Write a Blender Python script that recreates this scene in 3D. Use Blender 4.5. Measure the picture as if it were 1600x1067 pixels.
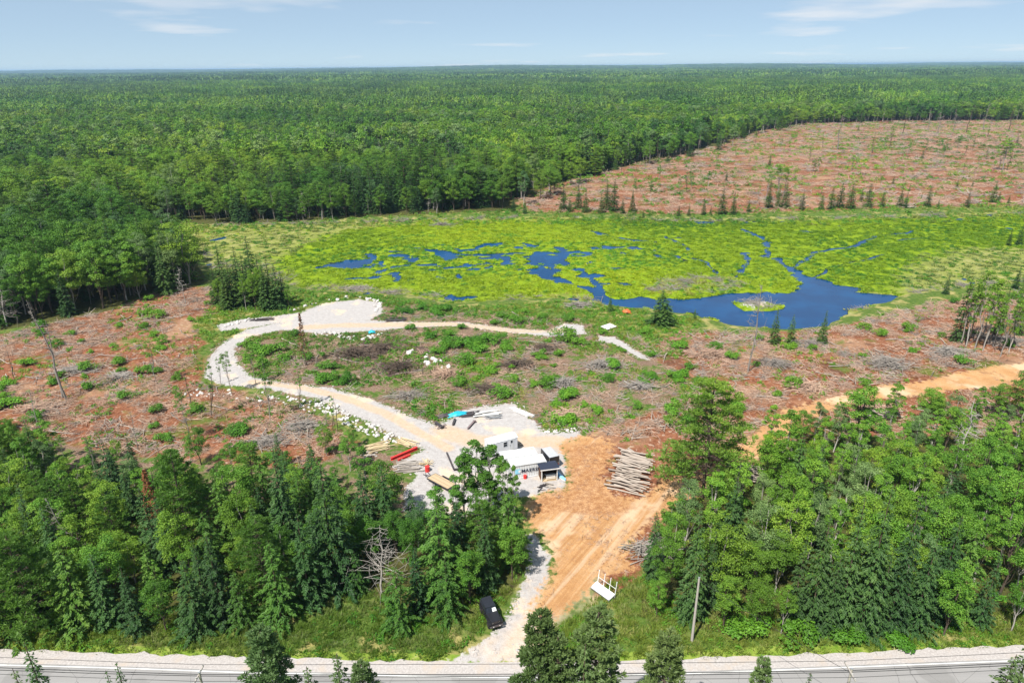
import bpy, bmesh, math, random
import numpy as np
from mathutils import Vector, Matrix, Euler
R = math.radians
for o in list(bpy.data.objects): bpy.data.objects.remove(o)
SC = bpy.context.scene
COL = SC.collection
rnd = random.Random(7)
rng = np.random.default_rng(11)

# ------------------------------------------------------------------ camera, sky, sun, exposure
CAM_H, PITCH, ROLL, F = 63.0, R(21.9), R(-0.5), 1067.0 / 1600.0
fw = np.array([0, math.cos(PITCH), -math.sin(PITCH)])
r0 = np.array([1.0, 0, 0]); u0 = np.array([0, math.sin(PITCH), math.cos(PITCH)])
rt = r0 * math.cos(ROLL) + u0 * math.sin(ROLL)
up = -r0 * math.sin(ROLL) + u0 * math.cos(ROLL)
cd = bpy.data.cameras.new('camera'); cam = bpy.data.objects.new('camera', cd); COL.objects.link(cam)
cd.sensor_width = 36; cd.lens = 36 * F; cd.clip_start = 0.5; cd.clip_end = 80000
cam.matrix_world = Matrix(((rt[0], up[0], -fw[0], 0), (rt[1], up[1], -fw[1], 0), (rt[2], up[2], -fw[2], CAM_H), (0, 0, 0, 1)))
SC.camera = cam
SUN_EL, SUN_AZ = R(56), R(35)          # shadows fall away from the camera and to the right
sun_from = Vector((-math.sin(SUN_AZ) * math.cos(SUN_EL), -math.cos(SUN_AZ) * math.cos(SUN_EL), math.sin(SUN_EL)))
W = bpy.data.worlds.new('World'); SC.world = W; W.use_nodes = True
nt = W.node_tree; nt.nodes.clear()
sky = nt.nodes.new('ShaderNodeTexSky'); sky.sky_type = 'NISHITA'; sky.sun_disc = False
sky.sun_elevation = SUN_EL; sky.sun_rotation = math.atan2(sun_from.x, sun_from.y)
sky.altitude = 3000; sky.air_density = 0.7; sky.dust_density = 0.1; sky.ozone_density = 2.5
bg = nt.nodes.new('ShaderNodeBackground'); bg.inputs[1].default_value = 0.055
wo = nt.nodes.new('ShaderNodeOutputWorld')
# fair-weather clouds: noise laid on a plane high above, all round the sky
tc = nt.nodes.new('ShaderNodeTexCoord'); sx = nt.nodes.new('ShaderNodeSeparateXYZ'); nt.links.new(tc.outputs['Generated'], sx.inputs[0])
mxz = nt.nodes.new('ShaderNodeMath'); mxz.operation = 'MAXIMUM'; mxz.inputs[1].default_value = 0.0; nt.links.new(sx.outputs[2], mxz.inputs[0])
adz = nt.nodes.new('ShaderNodeMath'); adz.inputs[1].default_value = 0.06; nt.links.new(mxz.outputs[0], adz.inputs[0])
dv = nt.nodes.new('ShaderNodeVectorMath'); dv.operation = 'SCALE'
iv = nt.nodes.new('ShaderNodeMath'); iv.operation = 'DIVIDE'; iv.inputs[0].default_value = 1.0; nt.links.new(adz.outputs[0], iv.inputs[1])
nt.links.new(tc.outputs['Generated'], dv.inputs[0]); nt.links.new(iv.outputs[0], dv.inputs['Scale'])
cn = nt.nodes.new('ShaderNodeTexNoise'); cn.inputs['Scale'].default_value = 0.42; cn.inputs['Detail'].default_value = 4; cn.inputs['Roughness'].default_value = 0.5
nt.links.new(dv.outputs[0], cn.inputs['Vector'])
cr = nt.nodes.new('ShaderNodeValToRGB'); cr.color_ramp.elements[0].position = 0.58; cr.color_ramp.elements[1].position = 0.80
nt.links.new(cn.outputs[0], cr.inputs[0])
cm = nt.nodes.new('ShaderNodeMixRGB'); cm.inputs[2].default_value = (10.5, 10.3, 10.2, 1)
vl = nt.nodes.new('ShaderNodeMixRGB'); vl.inputs[0].default_value = 0.55; vl.inputs[2].default_value = (6.4, 8.4, 10.1, 1)   # thin high veil all round
nt.links.new(sky.outputs[0], vl.inputs[1])
nt.links.new(cr.outputs[0], cm.inputs[0]); nt.links.new(vl.outputs[0], cm.inputs[1])
nt.links.new(cm.outputs[0], bg.inputs[0]); nt.links.new(bg.outputs[0], wo.inputs[0])
sl = bpy.data.lights.new('sun', 'SUN'); sl.energy = 5.0; sl.angle = R(0.55); sl.color = (1, 0.955, 0.88)
so = bpy.data.objects.new('sun', sl); COL.objects.link(so); so.location = (-60, -60, 120)
so.rotation_euler = sun_from.to_track_quat('Z', 'Y').to_euler()
VS = SC.view_settings; VS.view_transform = 'Standard'; VS.look = 'None'; VS.exposure = 0.74; VS.gamma = 1.0
SC.render.engine = 'CYCLES'

# ------------------------------------------------------------------ pixel <-> place
def G(px, py, z=0.0):
    d = fw + rt * ((px - 800) / 1067.0) + up * ((533.5 - py) / 1067.0)
    t = (z - CAM_H) / d[2]
    return np.array([d[0] * t, d[1] * t, z])
def PX(x, y, z):
    x, y, z = np.broadcast_arrays(np.asarray(x, float), np.asarray(y, float), np.asarray(z, float))
    v = np.stack([x, y, z - CAM_H], -1)
    dep = v @ fw
    return 800 + 1067 * (v @ rt) / dep, 533.5 - 1067 * (v @ up) / dep
def GP(pts, z=0.0): return np.array([G(a, b, z)[:2] for a, b in pts])
def height_for(bx, by, ty, z=0.0):
    b = G(bx, by, z); lo, hi = 0.2, 40.0
    for _ in range(30):
        m = (lo + hi) / 2
        if PX(b[0], b[1], z + m)[1] > ty: lo = m
        else: hi = m
    return lo

# ------------------------------------------------------------------ numeric noise and polygons
def vnoise(x, y, s, seed=0):
    x = np.asarray(x, float) / s; y = np.asarray(y, float) / s
    xi = np.floor(x).astype(np.int64); yi = np.floor(y).astype(np.int64); fx = x - xi; fy = y - yi
    fx = fx * fx * (3 - 2 * fx); fy = fy * fy * (3 - 2 * fy)
    def h(a, b):
        n = (a * 374761393 + b * 668265263 + seed * 974711) & 0x7fffffff
        n = ((n ^ (n >> 13)) * 1274126177) & 0x7fffffff
        return ((n ^ (n >> 16)) & 0xffff) / 65535.0
    return (h(xi, yi) * (1 - fx) + h(xi + 1, yi) * fx) * (1 - fy) + (h(xi, yi + 1) * (1 - fx) + h(xi + 1, yi + 1) * fx) * fy
def fbm(x, y, s, seed=0, o=3):
    t = 0; a = 0.5; n = 0
    for k in range(o):
        t = t + a * vnoise(x, y, s / 2 ** k, seed + k); n += a; a *= 0.5
    return t / n
def sdist(x, y, poly):                       # signed distance to a polygon, negative inside
    x = np.asarray(x, float); y = np.asarray(y, float)
    d = np.full(x.shape, 1e18); ins = np.zeros(x.shape, bool)
    a = np.asarray(poly); b = np.roll(a, -1, 0)
    for (ax, ay), (bx, by) in zip(a, b):
        ex, ey = bx - ax, by - ay; L = ex * ex + ey * ey + 1e-12
        t = np.clip(((x - ax) * ex + (y - ay) * ey) / L, 0, 1)
        d = np.minimum(d, (x - ax - t * ex) ** 2 + (y - ay - t * ey) ** 2)
        c = ((ay > y) != (by > y))
        xx = ax + (y - ay) / (by - ay if abs(by - ay) > 1e-9 else 1e-9) * ex
        ins ^= c & (x < xx)
    return np.sqrt(d) * np.where(ins, -1, 1)
def ldist(x, y, line):
    x = np.asarray(x, float); y = np.asarray(y, float); d = np.full(x.shape, 1e18)
    for (ax, ay), (bx, by) in zip(line[:-1], line[1:]):
        ex, ey = bx - ax, by - ay; L = ex * ex + ey * ey + 1e-12
        t = np.clip(((x - ax) * ex + (y - ay) * ey) / L, 0, 1)
        d = np.minimum(d, (x - ax - t * ex) ** 2 + (y - ay - t * ey) ** 2)
    return np.sqrt(d)

# ------------------------------------------------------------------ outlines of the place, traced on the ground
WZ = -1.0                                    # pond level
POLY = {k: GP(v) for k, v in dict(
    drive=[(690,1036),(735,1016),(768,988),(795,950),(815,915),(828,880),(822,835),(845,838),(862,866),(862,900),(848,935),(838,965),(826,1000),(818,1036)],
    yard=[(900,690),(960,680),(1050,660),(1110,640),(1200,640),(1160,700),(1100,760),(1040,800),(1020,850),(1000,905),(960,930),(930,930),(940,895),(960,800),(930,740)],
    dirt=[(870,695),(905,680),(935,684),(958,690),(956,712),(940,745),(962,775),(1000,780),(1040,750),(1062,765),(1035,800),(1003,828),(975,865),(990,890),(942,900),(905,938),(868,966),(826,962),(842,925),(862,895),(866,868),(850,842),(822,815),(822,785),(850,768),(884,762),(886,735),(884,712)],
    track=[(1040,752),(1100,735),(1160,695),(1205,660),(1228,640),(1290,627),(1370,607),(1440,598),(1500,583),(1560,574),(1640,566),(1800,560),(1800,592),(1640,598),(1560,607),(1480,613),(1400,624),(1330,632),(1265,655),(1215,690),(1160,735),(1100,770),(1035,800)],
    pad=[(684,662),(722,641),(770,631),(806,630),(836,660),(856,674),(906,672),(912,684),(876,694),(888,715),(888,745),(882,768),(845,772),(800,778),(760,800),(700,808),(640,810),(628,775),(645,742),(612,728),(640,715),(655,704),(668,690)],
    winding=[(694,722),(655,700),(600,672),(545,648),(490,622),(420,608),(350,602),(318,590),(326,560),(348,535),(385,514),(440,503),(470,488),(505,474),(560,467),(596,474),(600,488),(578,500),(640,503),(720,503),(800,513),(858,517),(880,505),(912,508),(916,522),(860,526),(800,520),(720,509),(640,512),(575,518),(500,522),(440,516),(392,526),(366,545),(372,568),(395,588),(450,598),(520,606),(580,622),(640,648),(686,664),(712,690)],
    apron=[(338,508),(380,498),(430,494),(470,488),(470,503),(430,506),(372,514),(345,518)],
    spit=[(935,524),(960,526),(1010,556),(1018,566),(1000,560),(960,538),(935,532)],
    slash_left=[(-300,560),(0,520),(60,510),(180,482),(250,455),(330,448),(352,466),(330,490),(296,505),(318,530),(318,560),(312,600),(420,620),(500,650),(560,690),(480,730),(250,720),(100,690),(0,690),(-300,700)],
    slash_right=[(1010,545),(1060,515),(1150,520),(1300,515),(1390,490),(1480,468),(1620,452),(1900,440),(1900,700),(1620,680),(1340,680),(1250,690),(1200,720),(1100,720),(1060,670),(985,685),(960,710),(905,690),(930,670),(1040,640),(1100,610),(1050,580)],
    slash_back=[(805,318),(820,308),(850,293),(980,260),(1090,237),(1180,208),(1250,195),(1400,190),(1640,188),(2200,186),(2200,318),(1600,322),(1400,325),(1100,335),(830,331)],
    soil=[(545,535),(600,522),(650,530),(672,548),(665,575),(620,590),(560,575),(535,555)],
    backlot=[(-300,690),(0,680),(250,710),(480,720),(560,690),(640,700),(640,800),(560,800),(450,800),(300,790),(100,760),(-300,740)],
    entry=[(770,1030),(800,975),(845,940),(905,925),(930,905),(890,965),(845,1000),(818,1036)],
    churn=[(880,698),(950,690),(962,715),(940,755),(992,792),(950,812),(900,800),(830,800),(828,780),(850,770),(886,765),(890,730)],
    clearing=[(318,590),(420,608),(560,655),(690,725),(690,660),(900,680),(1040,640),(1100,610),(1050,560),(1000,530),(900,500),(700,480),(600,470),(440,500),(330,540)],
    forest_l=[(-500,700),(0,705),(130,735),(300,765),(450,785),(560,775),(640,808),(760,800),(820,840),(822,885),(800,930),(760,950),(700,968),(620,975),(590,935),(540,915),(500,935),(470,960),(300,985),(0,985),(-500,985)],
    forest_r=[(1030,770),(1100,770),(1180,720),(1330,660),(1460,650),(1620,640),(2100,640),(2100,980),(1620,985),(1200,988),(1120,990),(1060,975),(1000,960),(1010,880),(1000,850),(1030,810)],
    forest_mid=[(-500,560),(0,516),(180,486),(300,452),(325,440),(300,400),(235,374),(205,353),(-100,352),(-700,352)],
    forest_back=[(-1100,356),(205,353),(400,347),(600,338),(800,329),(820,308),(850,293),(980,260),(1090,237),(1180,208),(1250,195),(1400,190),(1640,188),(2600,186),(2600,150),(-1800,150)],
).items()}
MARSH = GP([(205,356),(400,350),(600,345),(800,340),(1100,345),(1300,340),(1640,332),(2100,328),(2100,420),(1640,440),(1480,455),(1400,464),(1385,474),(1330,494),(1290,511),(1230,516),(1150,512),(1085,495),(1040,488),(985,483),(940,478),(880,468),(790,470),(700,478),(640,462),(580,462),(480,455),(430,440),(400,420),(330,425),(310,400),(240,374)], WZ)
BRIGHT = GP([(430,405),(500,370),(600,352),(700,347),(900,344),(1200,347),(1600,337),(2100,332),(2100,372),(1640,385),(1500,390),(1420,420),(1400,462),(1345,452),(1200,520),(960,476),(880,466),(780,466),(700,474),(640,460),(560,455),(480,450),(440,435),(425,420)], WZ)
POND = GP([(922,450),(960,463),(1015,465),(1075,466),(1140,463),(1190,452),(1235,458),(1246,440),(1232,418),(1192,404),(1218,405),(1252,425),(1262,437),(1300,445),(1345,449),(1342,457),(1402,462),(1385,472),(1330,493),(1290,509),(1230,514),(1150,510),(1085,493),(1040,486),(985,481),(940,476),(925,468)], WZ)
ISLE = GP([(1146,479),(1160,473),(1185,471),(1208,474),(1212,479),(1190,485),(1165,487)], WZ)
LODGE = GP([(1010,448),(1050,438),(1110,432),(1150,434),(1165,445),(1140,458),(1080,462),(1020,460)], WZ)
CHAN = [(GP(l, WZ), w) for l, w in [
    ([(1246,418),(1272,397),(1319,386),(1366,369),(1417,360)], 1.0), ([(1164,360),(1190,372),(1195,390),(1192,404)], 1.2),
    ([(1084,400),(1105,418),(1122,434)], 1.0), ([(1152,436),(1166,414),(1164,398)], 1.2), ([(830,412),(850,435),(890,446),(930,458)], 2.2),
    ([(905,420),(925,440),(930,455)], 1.0), ([(1040,372),(1060,385),(1085,402)], .8), ([(1260,437),(1300,420),(1380,400)], .5),
    ([(640,384),(700,396),(780,398),(870,394),(890,404)], 1.3), ([(510,420),(545,414),(582,404)], 3.0), ([(1480,378),(1440,372),(1400,376)], .7),
    ([(700,420),(760,412),(830,414)], 1.2), ([(930,360),(960,372),(1010,378)], .7)]]
BLOB = [(G(x, y, WZ)[:2], a, b) for x, y, a, b in [(545,415,6,4),(582,405,3,3),(620,400,4,3),(862,406,7,6),(835,424,4,5),(725,460,4,2.5),(574,458,2.5,2),(790,402,8,3),(1450,400,3,1.2),(700,398,5,2.5),(884,396,6,3),(1250,362,5,2),(950,388,3,2)]]
ROADE = GP([(-500,1004),(-100,1012),(0,1015),(200,1020),(400,1027),(600,1031),(740,1034),(900,1033),(1100,1027),(1300,1019),(1590,1008),(1700,1003),(2150,985)])
TANS = [GP(l) for l in ([(395,596),(470,604),(540,622),(600,645),(660,678),(700,700)], [(470,512),(540,508),(590,508),(700,506),(800,516),(880,516)], [(690,672),(740,690),(870,690),(900,700)])]
def road_s(x, y):                            # distance past the road's far edge, towards the camera
    return np.interp(x, ROADE[:, 0], ROADE[:, 1]) - y
def wet(x, y):                               # > 0 is open water
    x, y = x + (fbm(x, y, 16, 201) - .5) * 9, y + (fbm(x, y, 16, 207) - .5) * 9
    w = -sdist(x, y, POND) + (fbm(x, y, 5, 3) - .5) * 5
    for l, k in CHAN: w = np.maximum(w, k * .62 - ldist(x, y, l) + (fbm(x, y, 5, 5) - .5) * k * 2.4)
    for c, a, b in BLOB:
        q = np.sqrt(((x - c[0]) / a) ** 2 + ((y - c[1]) / b) ** 2)
        w = np.maximum(w, (1 - q) * b * .8 - .4 + (fbm(x, y, 3.5, 9) - .5) * 4)
    c0 = G(800, 402, WZ)
    q = 1 - np.sqrt(((x - c0[0]) / 62) ** 2 + ((y - c0[1]) / 20) ** 2)
    w = np.maximum(w, np.minimum(q * 6, (fbm(x, y, 4, 21) - .60) * 16))
    w = np.maximum(w, (fbm(x, y, 9, 33) - .80) * 20)
    w = np.minimum(w, sdist(x, y, ISLE) + .3)
    return np.minimum(w, np.where(sdist(x, y, LODGE) < 0, -1.0, 99))
def masks(x, y):
    m = {}
    soft = lambda sd, w: np.clip(0.5 - sd / (2 * w), 0, 1)
    mx = lambda *a: np.maximum.reduce(a)
    m['gravel'] = mx(soft(sdist(x, y, POLY['drive']), 2.2), soft(sdist(x, y, POLY['pad']), 2.2), soft(sdist(x, y, POLY['winding']), 1.9), soft(sdist(x, y, POLY['apron']), 1.2), soft(sdist(x, y, POLY['spit']), 1.2), .62 * soft(sdist(x, y, ISLE), 2.0))
    m['sand'] = mx(soft(sdist(x, y, POLY['dirt']), 3.6), soft(sdist(x, y, POLY['track']), 2.6))
    m['slash'] = mx(soft(sdist(x, y, POLY['yard']), 3), soft(sdist(x, y, POLY['slash_left']), 5), soft(sdist(x, y, POLY['slash_right']), 5), soft(sdist(x, y, POLY['slash_back']), 8))
    m['tan'] = np.clip(1 - np.minimum(ldist(x, y, TANS[0]) / 2.2, np.minimum(ldist(x, y, TANS[1]) / 3.2, ldist(x, y, TANS[2]) / 4.5)), 0, 1)
    m['drive_mix'] = soft(sdist(x, y, POLY['entry']), 5)
    m['ruts'] = soft(sdist(x, y, POLY['dirt']), 3)
    m['churn'] = soft(sdist(x, y, POLY['churn']), 4)
    m['soil'] = soft(sdist(x, y, POLY['soil']), 2.5)
    m['mixed'] = mx(soft(sdist(x, y, POLY['clearing']), 6), soft(sdist(x, y, POLY['backlot']), 4))
    m['forest'] = mx(soft(sdist(x, y, POLY['forest_l']), 1.5), soft(sdist(x, y, POLY['forest_r']), 1.5), soft(sdist(x, y, POLY['forest_mid']), 3), soft(sdist(x, y, POLY['forest_back']), 5), np.where(y > 700, 1.0, 0.0))
    m['marsh'] = soft(sdist(x, y, MARSH), 3)
    m['bright'] = soft(sdist(x, y, BRIGHT), 14)
    m['verge'] = np.clip(0.5 - (-road_s(x, y) - 1.2) / 2.0, 0, 1)
    return m
def hill(x, y):
    t = np.clip((y - 600) / 3000, 0, 1)
    h = t * 10 * (fbm(x, y, 1400, 71) - .5)
    t2 = np.clip((y - 4500) / 6000, 0, 1)
    return h + t2 * (105 * fbm(x, y, 3400, 77, 3) - 32)
def zterrain(x, y, m=None):
    x = np.asarray(x, float); y = np.asarray(y, float)
    if m is None: m = masks(x, y)
    z = (fbm(x, y, 22, 40) - .5) * .9
    z = z + (fbm(x, y, 2.6, 44) - .5) * (0.16 + .5 * m['slash'] + .3 * m['mixed'])
    hard = np.maximum(m['gravel'], m['sand'])
    z = z * (1 - .8 * np.clip(hard * 1.6, 0, 1)) 
    z = z + 1.1 * np.clip((-sdist(x, y, POLY['slash_right'])) / 14, 0, 1) * (fbm(x, y, 12, 61))
    lc = x * .832 - y * .555; ll_ = x * .555 + y * .832      # across and along the machine ruts
    z = z + np.clip(m['ruts'] * 1.5, 0, 1) * (.34 * (vnoise(lc, ll_ * .05, .9, 301) - .5) + .12 * (vnoise(lc, ll_ * .12, .35, 305) - .5))
    rs = road_s(x, y)
    k = np.clip((rs + 2.2) / 2.0, 0, 1); z = z * (1 - k) + k * (-0.22)
    mm = np.clip(m['marsh'] * 1.25, 0, 1); mm = mm * mm * (3 - 2 * mm)
    w = wet(x, y)
    zm = WZ + np.where(w > 0, -0.5, 0.12 + .35 * (fbm(x, y, 3.5, 50)) * np.clip(-w / 2, 0.15, 1)) * np.clip(np.abs(w) / .8, 0, 1)
    il = np.clip(-sdist(x, y, ISLE) / 2.2, 0, 1); zm = zm + .7 * il
    ll = np.clip(-sdist(x, y, LODGE) / 6, 0, 1); zm = zm + .9 * ll * fbm(x, y, 5, 90)
    z = z * (1 - mm) + zm * mm
    return z + hill(x, y)

# ------------------------------------------------------------------ mesh helpers
def make_mesh(name, V, polys, mats, tone=None, midx=None, smooth=False, attrs=None):
    V = np.asarray(V, np.float32); polys = [np.asarray(p, np.int32) for p in polys if len(p)]
    me = bpy.data.meshes.new(name)
    tot = np.concatenate([np.full(len(p), p.shape[1], np.int32) for p in polys])
    loops = np.concatenate([p.ravel() for p in polys])
    me.vertices.add(len(V)); me.vertices.foreach_set('co', V.ravel())
    me.loops.add(len(loops)); me.loops.foreach_set('vertex_index', loops)
    me.polygons.add(len(tot)); me.polygons.foreach_set('loop_start', np.concatenate([[0], np.cumsum(tot)[:-1]]).astype(np.int32))
    for m in mats: me.materials.append(m)
    if midx is not None: me.polygons.foreach_set('material_index', np.asarray(midx, np.int32))
    me.polygons.foreach_set('use_smooth', np.full(len(tot), smooth))
    if tone is not None:
        a = me.attributes.new('tone', 'FLOAT', 'FACE'); a.data.foreach_set('value', np.asarray(tone, np.float32))
    for k, v in (attrs or {}).items():
        a = me.attributes.new(k, 'FLOAT', 'POINT'); a.data.foreach_set('value', np.asarray(v, np.float32))
    me.update(calc_edges=True); me.validate()
    return me
class Geo:
    """collects polygons; build() gives one mesh"""
    def __init__(s): s.V = []; s.n = 0; s.P = []; s.M = []; s.T = []
    def add(s, V, P, m=0, t=0.5):
        V = np.asarray(V, float).reshape(-1, 3); P = np.asarray(P, int)
        s.V.append(V); s.P.append(P + s.n); s.n += len(V); s.M.append(np.full(len(P), m)); 
        s.T.append(np.broadcast_to(np.asarray(t, float), (len(P),)))
        return s
    def quads(s, Q, m=0, t=0.5):
        Q = np.asarray(Q, float); n = len(Q); k = Q.shape[1]
        return s.add(Q.reshape(-1, 3), np.arange(n * k).reshape(n, k), m, t)
    def tube(s, pts, rad, n=6, m=0, t=0.5, cap=True):
        pts = np.asarray(pts, float); rad = np.broadcast_to(np.asarray(rad, float), (len(pts),))
        d = np.gradient(pts, axis=0); d /= np.linalg.norm(d, axis=1)[:, None] + 1e-9
        ref = np.array([0, 0, 1.0]) if abs(d[0, 2]) < .8 else np.array([1.0, 0, 0])
        a = np.cross(d, ref); a /= np.linalg.norm(a, axis=1)[:, None] + 1e-9; b = np.cross(d, a)
        th = np.arange(n) / n * 2 * math.pi
        V = pts[:, None] + rad[:, None, None] * (np.cos(th)[None, :, None] * a[:, None] + np.sin(th)[None, :, None] * b[:, None])
        k = len(pts); i = np.arange(k - 1)[:, None] * n; j = np.arange(n)[None]; j2 = (j + 1) % n
        s.add(V.reshape(-1, 3), np.stack([i + j, i + j2, i + n + j2, i + n + j], -1).reshape(-1, 4), m, t)
        if cap:
            s.quads(V[0][None, ::-1], m, t); s.quads(V[-1][None], m, t)
        return s
    def box(s, c, size, rz=0, m=0, t=0.5, rot=None, bev=0):
        h = np.asarray(size, float) / 2
        if bev:
            bm = bmesh.new(); bmesh.ops.create_cube(bm, size=1)
            bmesh.ops.scale(bm, vec=Vector(size), verts=bm.verts)
            bmesh.ops.bevel(bm, geom=bm.edges[:], offset=bev, segments=1, affect='EDGES', profile=.5)
            V = np.array([v.co[:] for v in bm.verts]); F4 = [[v.index for v in f.verts] for f in bm.faces]
            bm.verts.index_update()
        else:
            V = np.array([[x, y, z] for x in (-1, 1) for y in (-1, 1) for z in (-1, 1)]) * h
            F4 = [[0, 1, 3, 2], [4, 6, 7, 5], [0, 4, 5, 1], [2, 3, 7, 6], [0, 2, 6, 4], [1, 5, 7, 3]]
        M = np.array(Euler((0, 0, rz)).to_matrix()) if rot is None else np.array(Euler(rot).to_matrix())
        V = V @ M.T + np.asarray(c, float)
        base = s.n; s.V.append(V); s.n += len(V)
        for f in F4: s.P.append(np.array([f]) + base); s.M.append(np.array([m])); s.T.append(np.array([t]))
        return s
    def cyl(s, c, r, h, axis='z', n=16, m=0, t=0.5, r2=None):
        e = np.zeros(3); e['xyz'.index(axis)] = h / 2; c = np.asarray(c, float)
        return s.tube([c - e, c + e], [r, r if r2 is None else r2], n, m, t)
    def build(s, name, mats, smooth=False, tone=True):
        mats = mats if isinstance(mats, (list, tuple)) else [mats]
        return make_mesh(name, np.concatenate(s.V), s.P, mats, np.concatenate(s.T) if tone else None, np.concatenate(s.M), smooth)
def link(name, data, parent=None, loc=None, rz=0):
    o = bpy.data.objects.new(name, data); COL.objects.link(o)
    if parent is not None: o.parent = parent
    if loc is not None: o.location = loc
    if rz: o.rotation_euler = (0, 0, rz)
    return o
def tag(o, label, cat, group=None, kind=None):
    if label: o['label'] = label
    if cat: o['category'] = cat
    if group: o['group'] = group
    if kind: o['kind'] = kind
    return o
def thing(name, label, cat, loc, rz=0, group=None, s=1.0):
    o = link(name, None, None, loc, rz); o.empty_display_size = .3
    if s != 1.0: o.scale = (s, s, s)
    return tag(o, label, cat, group)
GRID = {}
def lookup(key, x, y):                       # bilinear read of the ground grid
    x = np.asarray(x, float); y = np.asarray(y, float); yv, sv = GRID['y'], GRID['s']; A = GRID[key]
    i = np.clip(np.searchsorted(yv, y) - 1, 0, len(yv) - 2); fy = (y - yv[i]) / (yv[i + 1] - yv[i])
    s = x / (np.maximum(y, 25) * .86 + 24); j = np.clip(np.searchsorted(sv, s) - 1, 0, len(sv) - 2); fx = np.clip((s - sv[j]) / (sv[j + 1] - sv[j]), 0, 1)
    return (A[i, j] * (1 - fx) + A[i, j + 1] * fx) * (1 - fy) + (A[i + 1, j] * (1 - fx) + A[i + 1, j + 1] * fx) * fy
def gz(x, y): return float(lookup('z', x, y))
def zground(x, y): return lookup('z', x, y)
def mlook(x, y): return {k: lookup(k, x, y) for k in ('gravel', 'sand', 'soil', 'bright')}
def on(px, py):                              # a spot on the terrain under a pixel
    p = G(px, py); 
    for _ in range(3): p = G(px, py, gz(p[0], p[1]))
    return p
ORD = 'first second third fourth fifth sixth seventh eighth ninth tenth eleventh twelfth thirteenth fourteenth fifteenth sixteenth seventeenth eighteenth nineteenth twentieth'.split()
TENS = ['twenty', 'thirty', 'forty', 'fifty', 'sixty', 'seventy', 'eighty', 'ninety']
def ordinal(n):
    if n < 20: return ORD[n]
    t, u = divmod(n + 1, 10)
    if t >= 10: return 'hundred and ' + ordinal(n - 100)
    return (TENS[t - 2][:-1] + 'ieth') if u == 0 else TENS[t - 2] + '-' + ORD[u - 1]

# ------------------------------------------------------------------ materials
def mat_new(name):
    m = bpy.data.materials.new(name); m.use_nodes = True; n = m.node_tree; n.nodes.clear()
    return m, n
class N:
    def __init__(s, nt): s.t = nt
    def n(s, typ, **kw):
        x = s.t.nodes.new(typ)
        for k, v in kw.items(): setattr(x, k, v)
        return x
    def put(s, sock, v):
        if isinstance(v, bpy.types.NodeSocket): s.t.links.new(v, sock)
        elif isinstance(v, (tuple, list)) and len(v) == 3 and sock.type == 'RGBA': sock.default_value = (*v, 1)
        else: sock.default_value = v
    def math(s, op, a, b=0.0, clamp=False):
        x = s.n('ShaderNodeMath', operation=op, use_clamp=clamp); s.put(x.inputs[0], a); s.put(x.inputs[1], b); return x.outputs[0]
    def mix(s, f, a, b, mode='MIX'):
        x = s.n('ShaderNodeMixRGB', blend_type=mode); s.put(x.inputs[0], f); s.put(x.inputs[1], a); s.put(x.inputs[2], b); return x.outputs[0]
    def noise(s, vec, scale, detail=3, rough=.55, out=0):
        x = s.n('ShaderNodeTexNoise'); x.inputs['Scale'].default_value = scale; x.inputs['Detail'].default_value = detail; x.inputs['Roughness'].default_value = rough
        if vec is not None: s.t.links.new(vec, x.inputs['Vector'])
        return x.outputs[out]
    def ramp(s, f, stops):
        x = s.n('ShaderNodeValToRGB'); e = x.color_ramp.elements
        while len(e) < len(stops): e.new(.5)
        for q, (p, c) in zip(e, stops): q.position = p; q.color = (*c, 1) if len(c) == 3 else c
        s.put(x.inputs[0], f); return x.outputs[0]
    def step(s, v, lo, hi):
        x = s.n('ShaderNodeMapRange', interpolation_type='SMOOTHSTEP'); s.put(x.inputs[0], v); x.inputs[1].default_value = lo; x.inputs[2].default_value = hi; return x.outputs[0]
    def attr(s, name): x = s.n('ShaderNodeAttribute', attribute_name=name); return x.outputs['Fac']
    def pos(s): return s.n('ShaderNodeNewGeometry').outputs['Position']
    def principled(s, col, rough=.7, spec=.3, metal=0.0, bump=None, bstr=.3, bdist=.1):
        p = s.n('ShaderNodeBsdfPrincipled'); s.put(p.inputs['Base Color'], col); s.put(p.inputs['Roughness'], rough); p.inputs['Specular IOR Level'].default_value = spec; p.inputs['Metallic'].default_value = metal
        if bump is not None:
            b = s.n('ShaderNodeBump'); b.inputs['Strength'].default_value = bstr; b.inputs['Distance'].default_value = bdist; s.t.links.new(bump, b.inputs['Height']); s.t.links.new(b.outputs[0], p.inputs['Normal'])
        return p
    def out(s, sh): o = s.n('ShaderNodeOutputMaterial'); s.t.links.new(sh, o.inputs[0])
MC = {}
def paint(name, col, rough=.55, spec=.4, metal=0.0, var=.12, scale=3.0, dirt=None):
    if name in MC: return MC[name]
    m, t = mat_new(name); n = N(t); tcn = n.n('ShaderNodeTexCoord').outputs['Object']
    a = n.noise(tcn, scale, 4); c = n.mix(a, tuple(v * (1 - var * 2) for v in col), tuple(min(1, v * (1 + var)) for v in col))
    if dirt: c = n.mix(n.step(n.noise(tcn, scale * .7, 5, .65), .52, .72), c, dirt)
    rnode = n.n('ShaderNodeObjectInfo').outputs['Random']
    c = n.mix(.22, c, n.mix(rnode, (0.35, .33, .32), (1, 1, 1)), 'MULTIPLY')
    n.out(n.principled(c, rough, spec, metal, n.noise(tcn, scale * 6, 3), .15, .02).outputs[0]); MC[name] = m; return m
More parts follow.
